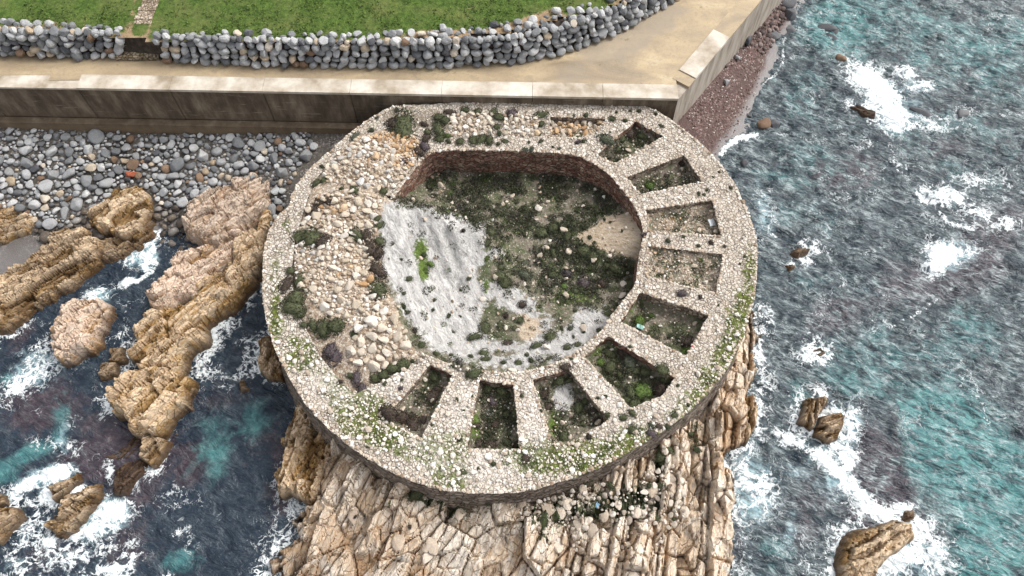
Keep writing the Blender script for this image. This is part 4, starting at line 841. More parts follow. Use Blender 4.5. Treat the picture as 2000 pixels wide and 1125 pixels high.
# right-hand shore stones
RS = [(1440,113,.28,'pale grey','small pale block lying on the red shingle, upper one of two'),(1418,161,.30,'pale grey','small pale block lying on the red shingle, lower one of two'),
 (1541,29,.85,'dark grey','large dark angular block at the top edge of the shore'),(1535,5,.8,'dark grey','dark rock cut by the top edge of the picture'),(1543,62,.55,'dark grey','dark rounded rock in the wash below the angular block'),(1513,72,.6,'dark grey','dark rock on the shingle edge where stones meet the wash'),(1578,58,.3,'dark grey','small dark rock in the wash right of the angular block'),
 (1612,57,.55,'dark grey','long dark rock awash at the top, upper one'),(1628,63,.4,'dark grey','dark rock tip joined to the long rock awash'),(1624,76,.5,'dark grey','dark rock awash at the top, lower one'),(1642,115,.5,'brown','brown rock standing alone in the shallows'),(1457,80,.55,'dark grey','dark rock against the foot of the side wall'),
 (1463,227,.36,'dark grey','small dark stone on the edge of the wet sand'),(1491,243,.55,'brown','rounded brown stone of a close pair in the wash'),(1513,244,.45,'dark grey','dark stone of a close pair in the wash'),(1525,204,.3,'dark grey','tiny dark stone alone in the grey shallows'),(1452,320,.4,'dark grey','small dark stone beside the surf near the ruin'),(1558,309,.5,'sandy','tan stone just under the grey shallows, left one'),(1632,322,.5,'sandy','tan stone just under the grey shallows, right one'),(1798,222,.5,'dark grey','dark rock tip inside the long breaking wave'),(1880,222,.5,'dark grey','dark rock tip in a foam ring right of the long breaking wave')]
for i, (a, b, r, t, lab) in enumerate(RS):
    p = P(a, b, .3); z = max(float(BR(np.array(p[0]), np.array(p[1]))), .0) if a < 1600 and p[0] < 24 else .0
    p = P(a, b, z); o = obj('boulder', BME[(i % 10, t)], None, (*p, z + r * (.15 if t != 'sandy' else -.38)), (.2 * (i % 3 - 1), .15, i * 1.3), (r * (1.6 if 'long' in lab else 1), r, r * .9)); tag(o, lab, 'boulder')
sp_ = fill(PP([(1400,150),(1440,60),(1510,-20),(1560,-20),(1535,40),(1500,90),(1470,80),(1430,120)], 1.8), [(.16, .3, 600), (.07, .16, 4000)], .8)
sz_ = BR(sp_[:, 0], sp_[:, 1]) + sp_[:, 2] * .2
tag(merged('beach_stones', BP2, np.c_[sp_[:, :2], sz_], sp_[:, 2], mat_stone('dark_shore_stones', [(0, (.05, .04, .04)), (.6, (.14, .10, .09)), (1, (.32, .26, .24))], 'isl'), 5, .4, True), 'dark reddish stones heaped along the foot of the side wall', 'stones', kind='stuff')
sp_ = fill(PP([(1322,250),(1400,120),(1470,60),(1500,110),(1470,200),(1410,290)], 1.4), [(.04, .09, 1400)], .9)
tag(merged('beach_pebbles', BP2[:4], np.c_[sp_[:, :2], BR(sp_[:, 0], sp_[:, 1]) + .02], sp_[:, 2], mat_stone('pale_pebbles', [(0, (.12, .07, .06)), (.6, (.26, .18, .16)), (1, (.6, .55, .5))], 'isl'), 6), 'scattered pebbles on the red brown shingle', 'pebbles', kind='stuff')

# ------------------------------------------------------------------ boulder retaining wall
def arc(poly):
    s = np.r_[0, np.cumsum(np.linalg.norm(np.diff(poly, axis=0), axis=1))]; return s, (lambda t: np.stack([np.interp(t, s, poly[:, 0]), np.interp(t, s, poly[:, 1])], -1))
sB, fB = arc(LBw)
bw = empty('boulder_wall', (*LBw[7], WT)); tag(bw, 'long curved retaining wall of stacked grey boulders between lawn and promenade', 'wall')
WS = []; steps_gap = (np.array(P(232, 100, 6.6))[0], np.array(P(316, 100, 6.6))[0])
for row in range(5):
    t = rng.uniform(0, .5)
    while t < sB[-1] - 1:
        r = rng.uniform(.27, .43) if row < 4 else rng.uniform(.22, .36); t += r * 1.02
        q = fB(t); dq = fB(t + .2) - fB(t - .2); nn_ = np.array([-dq[1], dq[0]]) / np.linalg.norm(dq)
        q = q + nn_ * (.30 + row * .13 + rng.uniform(-.06, .06)); z = WT + .24 + row * .40 + rng.uniform(-.07, .07)
        g0, g1 = steps_gap; 
        if not (g0 + .1 * row < q[0] < g1 - .1 * row): WS.append((*q, z, r))
        t += r * .86
top_poly = np.r_[[fB(t) + 0 for t in np.linspace(0, sB[-1] - .5, 60)] + np.array([0, .75]), (LTw + [0, .25])[::-1]]
tp = fill(top_poly, [(.26, .36, 3500), (.15, .26, 9000)], .78)
for x, y, r in tp:
    if not (steps_gap[0] + .4 < x < steps_gap[1] - .4): WS.append((x, y, 7.42 + r * .1 + rng.uniform(-.1, .16), r * 1.05))
WS = np.array(WS); px, py = proj(WS[:, 0], WS[:, 1], WS[:, 2])
inf = (px > -5) & (px < 2005) & (py > -15); wi = np.argsort(-np.where(inf, WS[:, 3] / np.hypot(WS[:, 0], WS[:, 1] + 22.8) ** .5, 0))[:100]
isW = np.zeros(len(WS), bool); isW[wi] = True
for i in wi:
    t = rng.choice(BT, p=[.5, .34, .10, .05, .01])
    o = obj('boulder', BME[(int(rng.integers(0, 10)), t)], bw, WS[i, :3] - np.array(bw.location), (rng.uniform(-.4, .4), rng.uniform(-.4, .4), rng.uniform(0, 6.28)), (WS[i, 3] * 1.05,) * 3)
r_ = ~isW; BPW = [stone_shape(2, 120 + i, 12, .52, .9, .03) for i in range(10)]
o = merged('stacked_boulders', BPW, WS[r_, :3], WS[r_, 3] * 1.08, bm_all, 9, .6, False, tuple(bw.location), bw); o['kind'] = 'stuff'
core_o = [fB(t) for t in np.linspace(0, sB[-1] - .3, 50)]
co = []
for t in np.linspace(0, sB[-1] - .3, 60):
    dq = fB(t + .2) - fB(t - .2); co.append(fB(t) + np.array([-dq[1], dq[0]]) / np.linalg.norm(dq) * .45)
V = [];
for c in co: V += [(c[0], c[1], WT - .1), (c[0], c[1] + .5, 7.25), (c[0], c[1] + 3.4, 7.30)]
Fc = []
for i in range(len(co) - 1):
    for j in (0, 1): Fc.append((3 * i + j, 3 * i + 3 + j, 3 * i + 4 + j, 3 * i + 1 + j))
earth = M('dark_earth', .95, .1); earth.done(earth.ramp(earth.noise(3), [(.3, (.03, .025, .02)), (.7, (.09, .07, .055))]))
obj('earth_core', mesh('earth_core', np.array(V) - np.array(bw.location), Fc, earth.m), bw)

# stone steps up the bank
ss = empty('stone_steps', (*P(276, 115, WT), WT)); tag(ss, 'narrow cobbled stair climbing the bank through a gap in the boulder wall', 'steps')
ms = mat_masonry('mossy_step_stone', [(.16, .12, .07), (.32, .25, .17), (.45, .38, .28), (.22, .19, .09)], sc=4)
mtread = mat_masonry('sandy_stair_cobbles', [(.30, .22, .15), (.46, .37, .28), (.58, .5, .4)], (.2, .15, .1), 5)
def box(name, x0, x1, y0, y1, z0, z1, mt, par):
    o_ = np.array(par.location); V, Fc = extrude_poly([(x0, y0), (x1, y0), (x1, y1), (x0, y1)], z0, z1)
    me = mesh(name, np.array(V) - o_, Fc, mt); o = obj(name, me, par); b = o.modifiers.new('b', 'BEVEL'); b.width = .03; b.segments = 2; return o
x0, y0 = P(228, 119, WT); x1, _ = P(316, 119, WT)
box('step', x0, x1 - .1, y0, y0 + .62, WT - .05, WT + .38, ms, ss)
box('step', x0 + .75, x1 - .85, y0 + .62, y0 + 1.2, WT - .05, WT + .85, ms, ss)
box('step', x0 + 1.0, x1 - .95, y0 + 1.2, y0 + 1.8, WT - .05, WT + 1.3, ms, ss)
xa, ya = P(250, 80, 7.4); xb, _ = P(284, 80, 7.4)
for i in range(26):
    t = i * .42; z = 7.50 + .015 * t; xx = xa + t * .02 + (i / 26) * .3
    box('tread', xx + rng.uniform(-.05, .05), xx + (xb - xa) + rng.uniform(-.05, .05), y0 + 1.75 + t, y0 + 1.75 + t + .40, WT + .9 if i < 1 else 7.2, z + rng.uniform(-.03, .03), mtread, ss)

# ------------------------------------------------------------------ rubble on the fort
RT = {'cream': [(0, (.50, .42, .32)), (.5, (.62, .54, .44)), (1, (.74, .69, .62))], 'orange tan': [(0, (.42, .25, .12)), (.6, (.56, .38, .22)), (1, (.64, .48, .32))], 'pale grey': [(0, (.42, .40, .37)), (.5, (.56, .54, .50)), (1, (.70, .68, .65))]}
rm = {k: mat_stone('rubble_' + k.replace(' ', '_'), v, spots=.3, sc=14) for k, v in RT.items()}
rma = mat_stone('mixed_rubble', [(0, (.26, .18, .12)), (.2, (.44, .34, .25)), (.5, (.58, .49, .39)), (.8, (.70, .63, .54)), (1, (.78, .74, .68))], 'isl', .3, 14)
rmo = mat_stone('orange_rubble', [(0, (.28, .15, .07)), (.4, (.50, .31, .16)), (.75, (.64, .46, .29)), (1, (.70, .60, .46))], 'isl', .3, 14)
RP = [stone_shape(2, 300 + i, 11, .38, .7, .02) for i in range(12)]
RME = {(i, t): mesh('rubble_stone', *RP[i], rm[t]) for i in range(12) for t in RT}
RZ = [('in the northwest heap', [(700,266),(760,256),(815,266),(820,294),(772,360),(730,368),(640,352),(622,330)], [(.26, .36, 25), (.17, .26, 400), (.11, .17, 5000), (.07, .11, 8000)]),
 ('below the northwest heap', [(600,400),(650,372),(745,388),(735,450),(700,470),(640,462),(590,445)], [(.26, .4, 40), (.17, .26, 250), (.11, .17, 1200), (.05, .11, 5000)]),
 ('in the western rubble field', [(575,470),(720,470),(735,540),(760,600),(730,640),(690,640),(620,600),(575,550)], [(.24, .36, 60), (.17, .24, 250), (.11, .17, 1800), (.05, .11, 9000)]),
 ('beside the white mound', [(700,640),(740,590),(800,660),(800,690),(730,730),(680,700)], [(.3, .45, 200), (.2, .3, 800), (.12, .2, 1500), (.06, .12, 1500)]),
 ('in the left rubble room', K1, [(.18, .28, 80), (.12, .18, 700), (.06, .12, 1500)]), ('in the middle rubble room', K2, [(.18, .28, 80), (.12, .18, 700), (.06, .12, 1500)]), ('in the sunken rubble room', K3, [(.2, .32, 200), (.12, .2, 700), (.06, .12, 800)])]
allr = []
for zi, (zn, pl, rad) in enumerate(RZ):
    pw = PP(pl, TOPZ + (.3 if zi == 0 else 0)); q = fill(pw, rad, .74)
    if zi in (4, 5): z = np.full(len(q), TOPZ + .02) + .10 * rng.random(len(q))
    else: z = gz(q[:, 0], q[:, 1]) + q[:, 2] * .3
    if zi == 6: z = np.full(len(q), 4.55) + .1 * rng.random(len(q))
    allr += [(x, y, zz, r, zi) for (x, y, r), zz in zip(q, z)]
# inside the courtyard and cells
q = fill(INNw, [(.18, .3, 26), (.08, .18, 160), (.03, .07, 1600)], .9); allr += [(x, y, gz(x, y) + r * .3, r, 7) for x, y, r in q if gz(x, y) < 4.2 or rng.random() < .15]
for i, p in enumerate(PITw):
    q = fill(p, [(.1, .22, 10), (.04, .1, [220, 260, 500, 700, 160, 60, 220, 160, 260][i])], .9, dart=Darts()); allr += [(x, y, gz(x, y) + r * .3, r, 8) for x, y, r in q]
AR = np.array(allr); px, py = proj(AR[:, 0], AR[:, 1], AR[:, 2])
org = (blob(px, py, 795, 285, 40, 40, 0, 1.) + blob(px, py, 760, 262, 40, 14, 0, .7) + blob(px, py, 1110, 248, 60, 30, 0, .8) + blob(px, py, 700, 520, 30, 40, 0, .45) + blob(px, py, 640, 400, 50, 20, 0, .3) + blob(px, py, 1300, 430, 40, 30, 0, .5) + blob(px, py, 1280, 500, 30, 40, 0, .3)) > rng.random(len(AR))
gry = (blob(px, py, 705, 318, 50, 30, 30, .8) + blob(px, py, 610, 490, 30, 20, 0, .7)) > rng.random(len(AR))
ti = np.argsort(-AR[:, 3])[:300]; isR = np.zeros(len(AR), bool); isR[ti] = True
ZN = [z[0] for z in RZ] + ['on the courtyard floor', 'on an open cell floor']
for i in ti:
    t = 'orange tan' if org[i] else 'pale grey' if gry[i] else 'cream'; zn = ZN[int(AR[i, 4])]; sz = 'large' if AR[i, 3] > .36 else 'medium' if AR[i, 3] > .27 else 'small'
    o = obj('rubble_stone', RME[(int(rng.integers(0, 12)), t)], None, AR[i, :3], (rng.uniform(-.5, .5), rng.uniform(-.5, .5), rng.uniform(0, 6.28)), (AR[i, 3],) * 3)
    tag(o, f'{sz} angular {t} stone {zn}', 'stone', f'{sz} {t} stones {zn}')
for nm, s_, mt, lab in (('rubble', ~isR & ~org, rma, 'mass of smaller cream rubble spread over the west side of the ruin'), ('orange_rubble', ~isR & org, rmo, 'orange tan rubble mixed into the heaps of the ruin')):
    tag(merged(nm, RP, AR[s_, :3], AR[s_, 3], mt, 11, .5), lab, 'rubble', kind='stuff')
# loose white stones over the ring and edge stones of the masonry
n = 34000; x = rng.uniform(-15, 15, n); y = rng.uniform(-15, 15, n); ok = (sdist(x, y, OUTw) > .2) & (sdist(x, y, INNw) < -.15)
for p in PITw + [K3w, K1w, K2w]: ok &= sdist(x, y, p) < -.1
x, y = x[ok], y[ok]; px, py = proj(x, y, x * 0 + TOPZ); mk = masks(px, py, MOSS, DIRT, PALE)
kp = (sdist(x, y, WESTw) < 0) & (rng.random(len(x)) < .03 + .75 * mk[:, 0] + .35 * mk[:, 2] + .2 * (py > 650)); x, y, mk, py = x[kp], y[kp], mk[kp], py[kp]
r = rng.uniform(.03, .08, len(x)) + (rng.random(len(x)) < .10) * rng.uniform(.03, .13, len(x)) * (py > 560)
lsm = mat_stone('loose_white_stones', [(0, (.36, .28, .21)), (.3, (.58, .51, .43)), (.65, (.74, .69, .62)), (1, (.82, .79, .74))], 'isl', .2, 14)
tag(merged('loose_stones', [stone_shape(1, 400 + i, 3, .6, .6, .12) for i in range(8)] + RP[:2], np.c_[x, y, TOPZ + .03 + .12 * (fbm(x * .9, y * .9, 21) - .5) + r * .2], r, lsm, 12, .3), 'loose pale stones scattered over the top of the round ruin', 'stones', kind='stuff')
E_ = []
for lp, w, zz in [(OUTw, .10, TOPZ)] + [(INNw, -.08, TOPZ)] + [(p, -.08, TOPZ) for p in PITw] + [(K3w, -.08, TOPZ)]:
    n = len(lp); ce = np.mean(lp, 0)
    for i in range(n):
        a, b = np.array(lp[i]), np.array(lp[(i + 1) % n]); L = np.linalg.norm(b - a); t = 0
        mid = (a + b) / 2; dd = (b - a) / max(L, 1e-6); nn_ = np.array([-dd[1], dd[0]])
        if sdist(np.array([mid[0] + nn_[0] * .05]), np.array([mid[1] + nn_[1] * .05]), lp)[0] < 0: nn_ = -nn_
        while t < L:
            r = rng.uniform(.07, .15); q = a + (b - a) * t / L + nn_ * (w + rng.uniform(-.05, .05))
            if not (lp is INNw and sdist(np.array([q[0]]), np.array([q[1]]), WESTw)[0] > -.1 and q[0] < -5): E_.append((*q, zz + rng.uniform(-.03, .03), r))
            t += r * 1.7
E_ = np.array(E_); o = merged('edge_stones', RP, E_[:, :3], E_[:, 3], rma, 13, .25, False, (0, 0, 0), fort); o['kind'] = 'stuff'

# ------------------------------------------------------------------ cushion bushes
def leafball(n, seed, leaf, rough=.34, flat=.66):
    r = np.random.default_rng(seed)
    th = r.uniform(0, 2 * np.pi, n); z = r.uniform(-.1, 1, n); q = np.sqrt(np.clip(1 - z * z, 0, 1))
    d = np.stack([q * np.cos(th), q * np.sin(th), z], 1)
    bump_ = np.zeros(n)
    for _ in range(9):
        c = r.normal(size=3); c[2] = abs(c[2]); c /= np.linalg.norm(c); bump_ += r.uniform(.4, 1) * np.exp(-((d - c) ** 2).sum(1) / .09)
    rad = .78 + rough * bump_ * .8 + r.uniform(-.10, .07, n); el = r.uniform(.8, 1.25)
    p = d * rad[:, None] * [el, 1 / el, flat]; p[:, 2] = np.maximum(p[:, 2], -.05)
    a = r.normal(size=(n, 3)); a /= np.linalg.norm(a, axis=1)[:, None]; a = a + d * .4; b = np.cross(a, r.normal(size=(n, 3))); b /= np.linalg.norm(b, axis=1)[:, None]; a /= np.linalg.norm(a, axis=1)[:, None]
    s_ = leaf * r.uniform(.6, 1.3, (n, 1)); k_ = r.random(n) < .16; p[k_] = p[k_] * [1.28, 1.28, .35] * np.c_[r.uniform(.9, 1.15, k_.sum()), r.uniform(.9, 1.15, k_.sum()), np.ones(k_.sum())]
    V = np.stack([p - a * s_, p + b * s_ * .5, p + a * s_, p - b * s_ * .5], 1).reshape(-1, 3)
    Fq = np.arange(4 * n).reshape(n, 4); Vi, Fi = ICO[2]; Vi = Vi * [.66 * el, .66 / el, flat * .72]; Fi4 = np.c_[Fi, Fi[:, 2]]
    return V, Fq, Vi, Fi
LB_ = []
def bush_mesh(n, seed, leaf, mt):
    V, Fq, Vi, Fi = leafball(n, seed, leaf); me = mesh('cushion_bush', np.r_[V, Vi], [tuple(map(int, f)) for f in Fq] + [tuple(map(int, f + len(V))) for f in Fi], mt); return me
BM_ = {'dark green': mat_leaf('dark_green_leaf', (.032, .040, .020), (.088, .098, .05), (.052, .058, .030)), 'brownish': mat_leaf('brown_heath_leaf', (.030, .022, .017), (.075, .058, .045), (.045, .033, .027)),
       'purplish grey': mat_leaf('purple_grey_leaf', (.050, .038, .042), (.11, .09, .095), (.075, .058, .06)), 'bright green': mat_leaf('bright_green_leaf', (.045, .075, .018), (.11, .17, .045), (.06, .085, .02)), 'grey green': mat_leaf('grey_green_leaf', (.045, .052, .035), (.10, .11, .075), (.06, .065, .045))}
BMS = {(k, i, b): bush_mesh(520 if b else 170, 500 + i, .085 if b else .15, m_) for k, m_ in BM_.items() for i in range(3) for b in (0, 1)}
D_, B_, U_, L_, Y_ = 'dark green', 'brownish', 'purplish grey', 'bright green', 'grey green'
BU = [(788,240,54,D_),(770,236,30,B_),(725,253,14,D_),(693,265,20,Y_),(736,229,8,Y_),(775,213,12,Y_),(829,241,16,B_),(857,226,24,D_),(869,233,22,D_),(879,217,22,B_),(908,213,18,D_),(932,217,18,D_),(963,217,18,D_),(975,226,22,D_),(1000,218,24,U_),(1057,222,24,D_),(1057,240,16,D_),(971,246,18,D_),(975,259,14,D_),(987,274,16,D_),(973,280,11,D_),(856,251,30,D_),(859,269,22,D_),(874,264,14,L_),(876,275,12,D_),(899,274,20,D_),(925,271,24,D_),(940,270,26,D_),(956,272,24,D_),(1056,275,12,D_),(1033,277,7,D_),(1053,261,10,D_),(1025,291,14,Y_),(1038,291,12,Y_),(832,268,22,B_),(835,257,16,D_),(819,294,26,B_),(829,283,22,U_),(787,313,18,U_),(629,325,12,D_),(618,356,20,D_),(632,350,18,D_),(693,369,22,D_),(748,370,20,D_),(667,367,10,D_),(628,390,26,B_),(642,392,20,B_),(616,409,24,B_),(604,418,20,B_),
(1195,230,14,D_),(1221,234,12,D_),(1231,215,7,D_),(1248,216,9,D_),(1281,221,9,D_),(1292,245,11,D_),(1204,218,6,D_),(1140,274,12,D_),(1129,276,12,U_),(1092,289,8,Y_),(1080,286,7,D_),(1124,266,24,L_),(1143,235,12,D_),(1120,225,8,Y_),(1365,377,9,D_),(1375,379,7,D_),(1381,370,7,D_),(1427,366,9,D_),(1393,345,6,D_),(1405,335,6,D_),(1196,312,16,Y_),(1268,361,22,L_),(1192,257,5,D_),(1186,270,30,Y_),(1215,268,20,D_),(1230,258,24,B_),(1255,262,22,D_),(1205,290,20,D_),(1300,340,16,B_),(1330,320,14,B_),
(1305,469,12,D_),(1335,461,8,D_),(1389,472,12,B_),(1364,479,9,D_),(1416,480,8,Y_),(1320,490,10,D_),(1331,571,18,U_),(1368,579,13,B_),(1403,596,6,D_),(1455,500,8,D_),(1445,514,6,D_),(1252,473,12,U_),(1249,483,8,U_),(1249,624,30,L_),(1262,622,16,D_),(1272,615,14,L_),(1271,652,17,D_),(1309,655,12,D_),(1324,657,14,D_),(1347,666,28,B_),(1335,688,22,L_),(1368,505,12,L_),(1230,676,8,D_),
(1081,491,24,D_),(1081,443,30,D_),(1057,452,26,D_),(1121,435,16,D_),(1109,460,24,D_),(1123,473,22,D_),(1144,489,36,D_),(1157,497,28,D_),(1125,509,18,D_),(1200,518,36,D_),(1214,522,30,D_),(1187,516,22,D_),(1231,553,28,D_),(1080,535,22,D_),(1110,532,24,U_),(1024,512,22,Y_),(1024,535,28,Y_),(1101,557,18,L_),(1124,566,24,D_),(1136,563,20,D_),(1141,550,26,U_),(1176,551,22,B_),(1236,524,20,D_),(1123,605,15,D_),(1183,601,17,D_),(1187,611,20,D_),(1171,644,17,D_),(1097,641,10,D_),(1115,641,14,Y_),(1139,633,9,D_),(1120,657,9,D_),(1140,648,8,D_),(1075,655,32,D_),(1048,673,24,D_),(1107,677,22,D_),(1128,672,19,D_),(1073,699,14,D_),(1029,692,12,D_),(1013,708,20,D_),(1037,703,14,D_),(1104,715,22,B_),(1016,625,17,D_),(1005,641,16,D_),(1020,593,20,B_),(1215,451,8,D_),(1181,429,9,D_),(1192,433,7,D_),(1152,463,13,D_),(1161,473,9,D_),
(588,458,36,D_),(610,460,44,D_),(632,468,30,B_),(695,457,36,D_),(714,458,32,B_),(724,484,38,B_),(736,492,30,B_),(740,468,24,D_),(737,524,34,B_),(740,564,42,D_),(733,576,30,B_),(741,438,18,D_),(737,425,18,D_),(567,527,20,D_),(561,551,32,B_),(585,543,28,D_),(577,580,38,D_),(572,597,42,D_),(585,609,22,D_),(593,633,16,D_),(612,633,26,D_),(634,638,36,D_),(658,632,36,D_),(692,651,18,D_),(647,680,34,U_),(657,690,34,U_),(633,697,22,B_),(823,673,20,D_),(787,596,15,D_),(797,608,11,D_),(789,572,9,D_),(799,543,17,D_),(768,476,6,D_),(759,505,6,D_),(784,505,8,D_),(840,513,17,L_),(828,497,14,D_),(905,449,13,B_),(848,585,10,D_),(845,604,9,D_),(876,616,12,D_),(899,617,8,D_),(900,565,8,D_),(915,543,12,D_),(927,655,24,D_),(948,639,26,D_),(977,633,20,D_),(977,537,30,D_),(986,550,30,D_),(977,520,18,D_),(951,503,12,L_),(952,473,20,D_),(956,449,30,D_),(884,647,11,Y_),(852,689,18,D_),(881,692,10,D_),(868,704,15,D_),(919,695,14,D_),(944,688,20,D_),(948,699,20,D_),(983,707,13,D_),(807,704,11,D_),(884,713,13,D_),(903,715,11,D_),(809,644,15,B_),(993,668,22,B_),(988,615,15,B_),
(788,709,28,D_),(768,716,30,D_),(749,728,26,D_),(732,736,24,D_),(697,733,26,U_),(708,757,26,U_),(684,731,16,D_),(665,744,12,B_),(849,731,26,D_),(847,771,30,B_),(857,758,22,B_),(762,810,36,B_),(784,811,34,B_),(806,829,36,B_),(827,818,22,B_),(892,780,9,D_),(905,800,9,D_),(924,773,7,D_),(844,829,8,D_),(868,845,8,D_),(897,855,14,D_),(914,730,13,D_),(927,726,26,D_),(785,741,8,D_),(783,757,12,U_),(751,747,11,D_),(953,752,28,D_),(980,757,30,D_),(960,781,22,U_),(992,768,22,D_),(967,827,20,B_),(929,829,17,B_),(990,805,24,D_),(932,864,26,B_),(959,867,28,B_),(996,842,20,D_),(993,864,22,D_),(905,921,16,D_),(935,915,8,D_),(964,904,13,D_),(719,872,8,D_),(697,784,11,D_),
(1093,739,26,D_),(1112,742,18,D_),(1061,768,26,B_),(1069,792,22,B_),(1088,815,16,D_),(1131,792,28,D_),(1144,781,18,D_),(1160,800,20,B_),(1171,819,24,B_),(1184,816,14,D_),(1101,851,26,D_),(1150,851,15,B_),(1139,826,16,D_),(1188,685,28,D_),(1213,685,22,B_),(1173,704,24,L_),(1192,714,28,D_),(1211,731,22,D_),(1232,701,38,Y_),(1240,719,28,D_),(1261,723,26,D_),(1288,728,26,D_),(1299,741,22,D_),(1312,733,20,D_),(1256,760,40,L_),(1232,763,30,D_),(1292,760,28,B_),(1240,787,30,D_),(1265,782,22,D_),(1224,779,22,D_),(1205,747,20,D_),(1235,805,17,D_),(1217,813,19,D_),(1236,837,24,D_),(1317,809,18,D_),(1273,845,22,U_),(1287,832,17,B_),(1272,829,15,Y_),(1304,832,13,D_),(1344,789,11,D_),(1324,752,8,D_),(1183,773,8,D_),(1168,776,9,D_),(1057,801,8,D_),(1019,772,8,D_),(1027,893,18,B_),(1011,866,18,B_),(1116,700,7,D_)]
HB = [(1290,890,26,D_),(1302,875,26,D_),(814,964,26,D_),(721,1046,14,B_),(695,1009,8,B_),(788,1009,12,B_),(801,1028,11,B_),(763,982,10,L_),(953,982,13,D_),(1348,846,16,D_),(1360,878,15,D_),(1280,1009,18,D_),(1315,1014,9,D_),(1192,948,15,D_),(1131,982,9,D_),(1221,948,9,D_),(1291,948,15,D_),(1267,948,12,D_)]
def gsurf(x, y):
    a = (np.array([x]), np.array([y]))
    if sdist(*a, OUTw)[0] < 0: return float(HZ(*a)[0])
    for p in PITw + [K3w, WESTw, INNw]:
        if sdist(*a, p)[0] > 0: return float(gz(x, y))
    return TOPZ + .03
CELL = ['first cell at upper right', 'second cell down the right side', 'third cell down the right side', 'fourth cell down the right side', 'fifth cell with the turquoise sheet', 'scrub filled cell at lower right', 'bottom cell with the white patch', 'bottom middle cell', 'bottom left cell']
def bz_(px, py, w):
    q = P(px, py, TOPZ); a = (np.array([q[0]]), np.array([q[1]]))
    for c, p in zip(CELL, PITw):
        if sdist(*a, p)[0] > -.2: return 'in the ' + c
    if sdist(*a, OUTw)[0] < 0: return 'on the pale headland rock below the ruin'
    if sdist(*a, INNw)[0] > 0:
        if sdist(np.array([float(px)]), np.array([float(py)]), WH)[0] > 0: return 'on the white mound'
        return 'in the upper courtyard' if py < 430 else 'in the middle of the courtyard' if py < 580 else 'in the lower courtyard'
    if sdist(*a, WESTw)[0] > 0: return 'on the western rubble' if py > 400 else 'beside the northwest rubble heap'
    if py < 300: return 'on the north platform' 
    return 'on the right part of the ring wall' if px > 1180 and py < 700 else 'on the lower ring wall' if py > 700 else 'on the left part of the ring wall'
nb = 0
def add_bush(px, py, w, t, head=False):
    global nb
    z = 3. if head else 4.9
    for _ in range(4): x, y = P(px, py + .12 * w, z); z = (float(HZ(np.array(x), np.array(y))) if head else gsurf(x, y))
    dist = math.dist((x, y, z), CAM); r = w * dist / F * .5 * (1.25 if w >= 26 else 1.12)
    o = obj('cushion_bush', BMS[(t, nb % 3, 1 if w > 15 else 0)], None, (x, y, z - .06 * r + (.12 if head else 0)), (0, 0, rng.uniform(0, 6.28)), (r * rng.uniform(.9, 1.2), r * rng.uniform(.8, 1.05), r * rng.uniform(.7, 1.0)))
    nb += 1; sz = 'tiny' if w < 11 else 'small' if w < 18 else 'medium' if w < 28 else 'large'
    zn = 'on the pale headland rock below the ruin' if head else bz_(px, py, w); tag(o, f'{sz} {t} cushion bush {zn}', 'bush', f'{t} bushes {zn}')
for b in BU: add_bush(*b)
for b in HB: add_bush(*b, True)

# low scrub, grass tufts (uncountable)
def tufts(name, pts, rad, n, leaf, mt, seed, lab, cat, flat=.6):
    pr = []
    for i in range(5):
        V, Fq, _, _ = leafball(n, seed + i, leaf, .3, flat); pr.append((V, Fq))
    tag(merged(name, pr, pts, rad, mt, seed, .1), lab, cat, kind='stuff')
def scat(poly, n, r0, r1, prob, avoid=()):
    p = np.array(poly); x = rng.uniform(p[:, 0].min(), p[:, 0].max(), n); y = rng.uniform(p[:, 1].min(), p[:, 1].max(), n)
    ok = sdist(x, y, p) > .15
    for a in avoid: ok &= sdist(x, y, a) < 0
    x, y = x[ok], y[ok]; z = gz(x, y); px, py = proj(x, y, z); k = rng.random(len(x)) < prob(px, py, x, y); return x[k], y[k], z[k], rng.uniform(r0, r1, k.sum())
def cpr(px, py, x, y):
    wh = np.clip(.5 + sdist(px, py, WH) / 20, 0, 1); be = np.clip(.5 + sdist(px, py, [(1125,462),(1190,420),(1258,405),(1262,475),(1245,506),(1200,498),(1150,480)]) / 14, 0, 1)
    d = .25 + blob(px, py, 1010, 380, 220, 60, 0, .75) + blob(px, py, 860, 340, 40, 40, 0, .3) + blob(px, py, 1150, 500, 90, 50, 0, .25)
    d = d * sm(.43, .50, .6 * fbm(x * .8, y * .8, 71) + .4 * fbm(x * 2.2, y * 2.2, 72)) * 2.6 * np.clip(.45 + d, 0, 1)
    return np.clip(d * (1 - wh) * (1 - be) + .02 * wh, 0, 1)
x, y, z, r = scat(INNw, 7500, .10, .40, cpr)
u = rng.random(len(x)); a_ = u < .55; b_ = (u >= .55) & (u < .82); c_ = u >= .82
lf = {k: mat_leaf('scrub_' + k.replace(' ', '_'), *v, 'n') for k, v in {'dark': ((.042, .050, .027), (.105, .115, .062), (.07, .076, .045)), 'grey': ((.05, .052, .038), (.12, .12, .09), (.075, .06, .055)), 'green': ((.05, .085, .02), (.13, .20, .05), (.08, .12, .03))}.items()}
for s_, k in ((a_, 'dark'), (b_, 'grey'), (c_, 'green')):
    tufts('ground_cover', np.c_[x, y, z][s_], r[s_] * (.6 if k == 'green' else 1), 46, .22, lf[k], 600, f'low {k} scrub carpeting the courtyard floor', 'scrub', .45)
xs_, ys_, zs_, rs_ = [], [], [], []
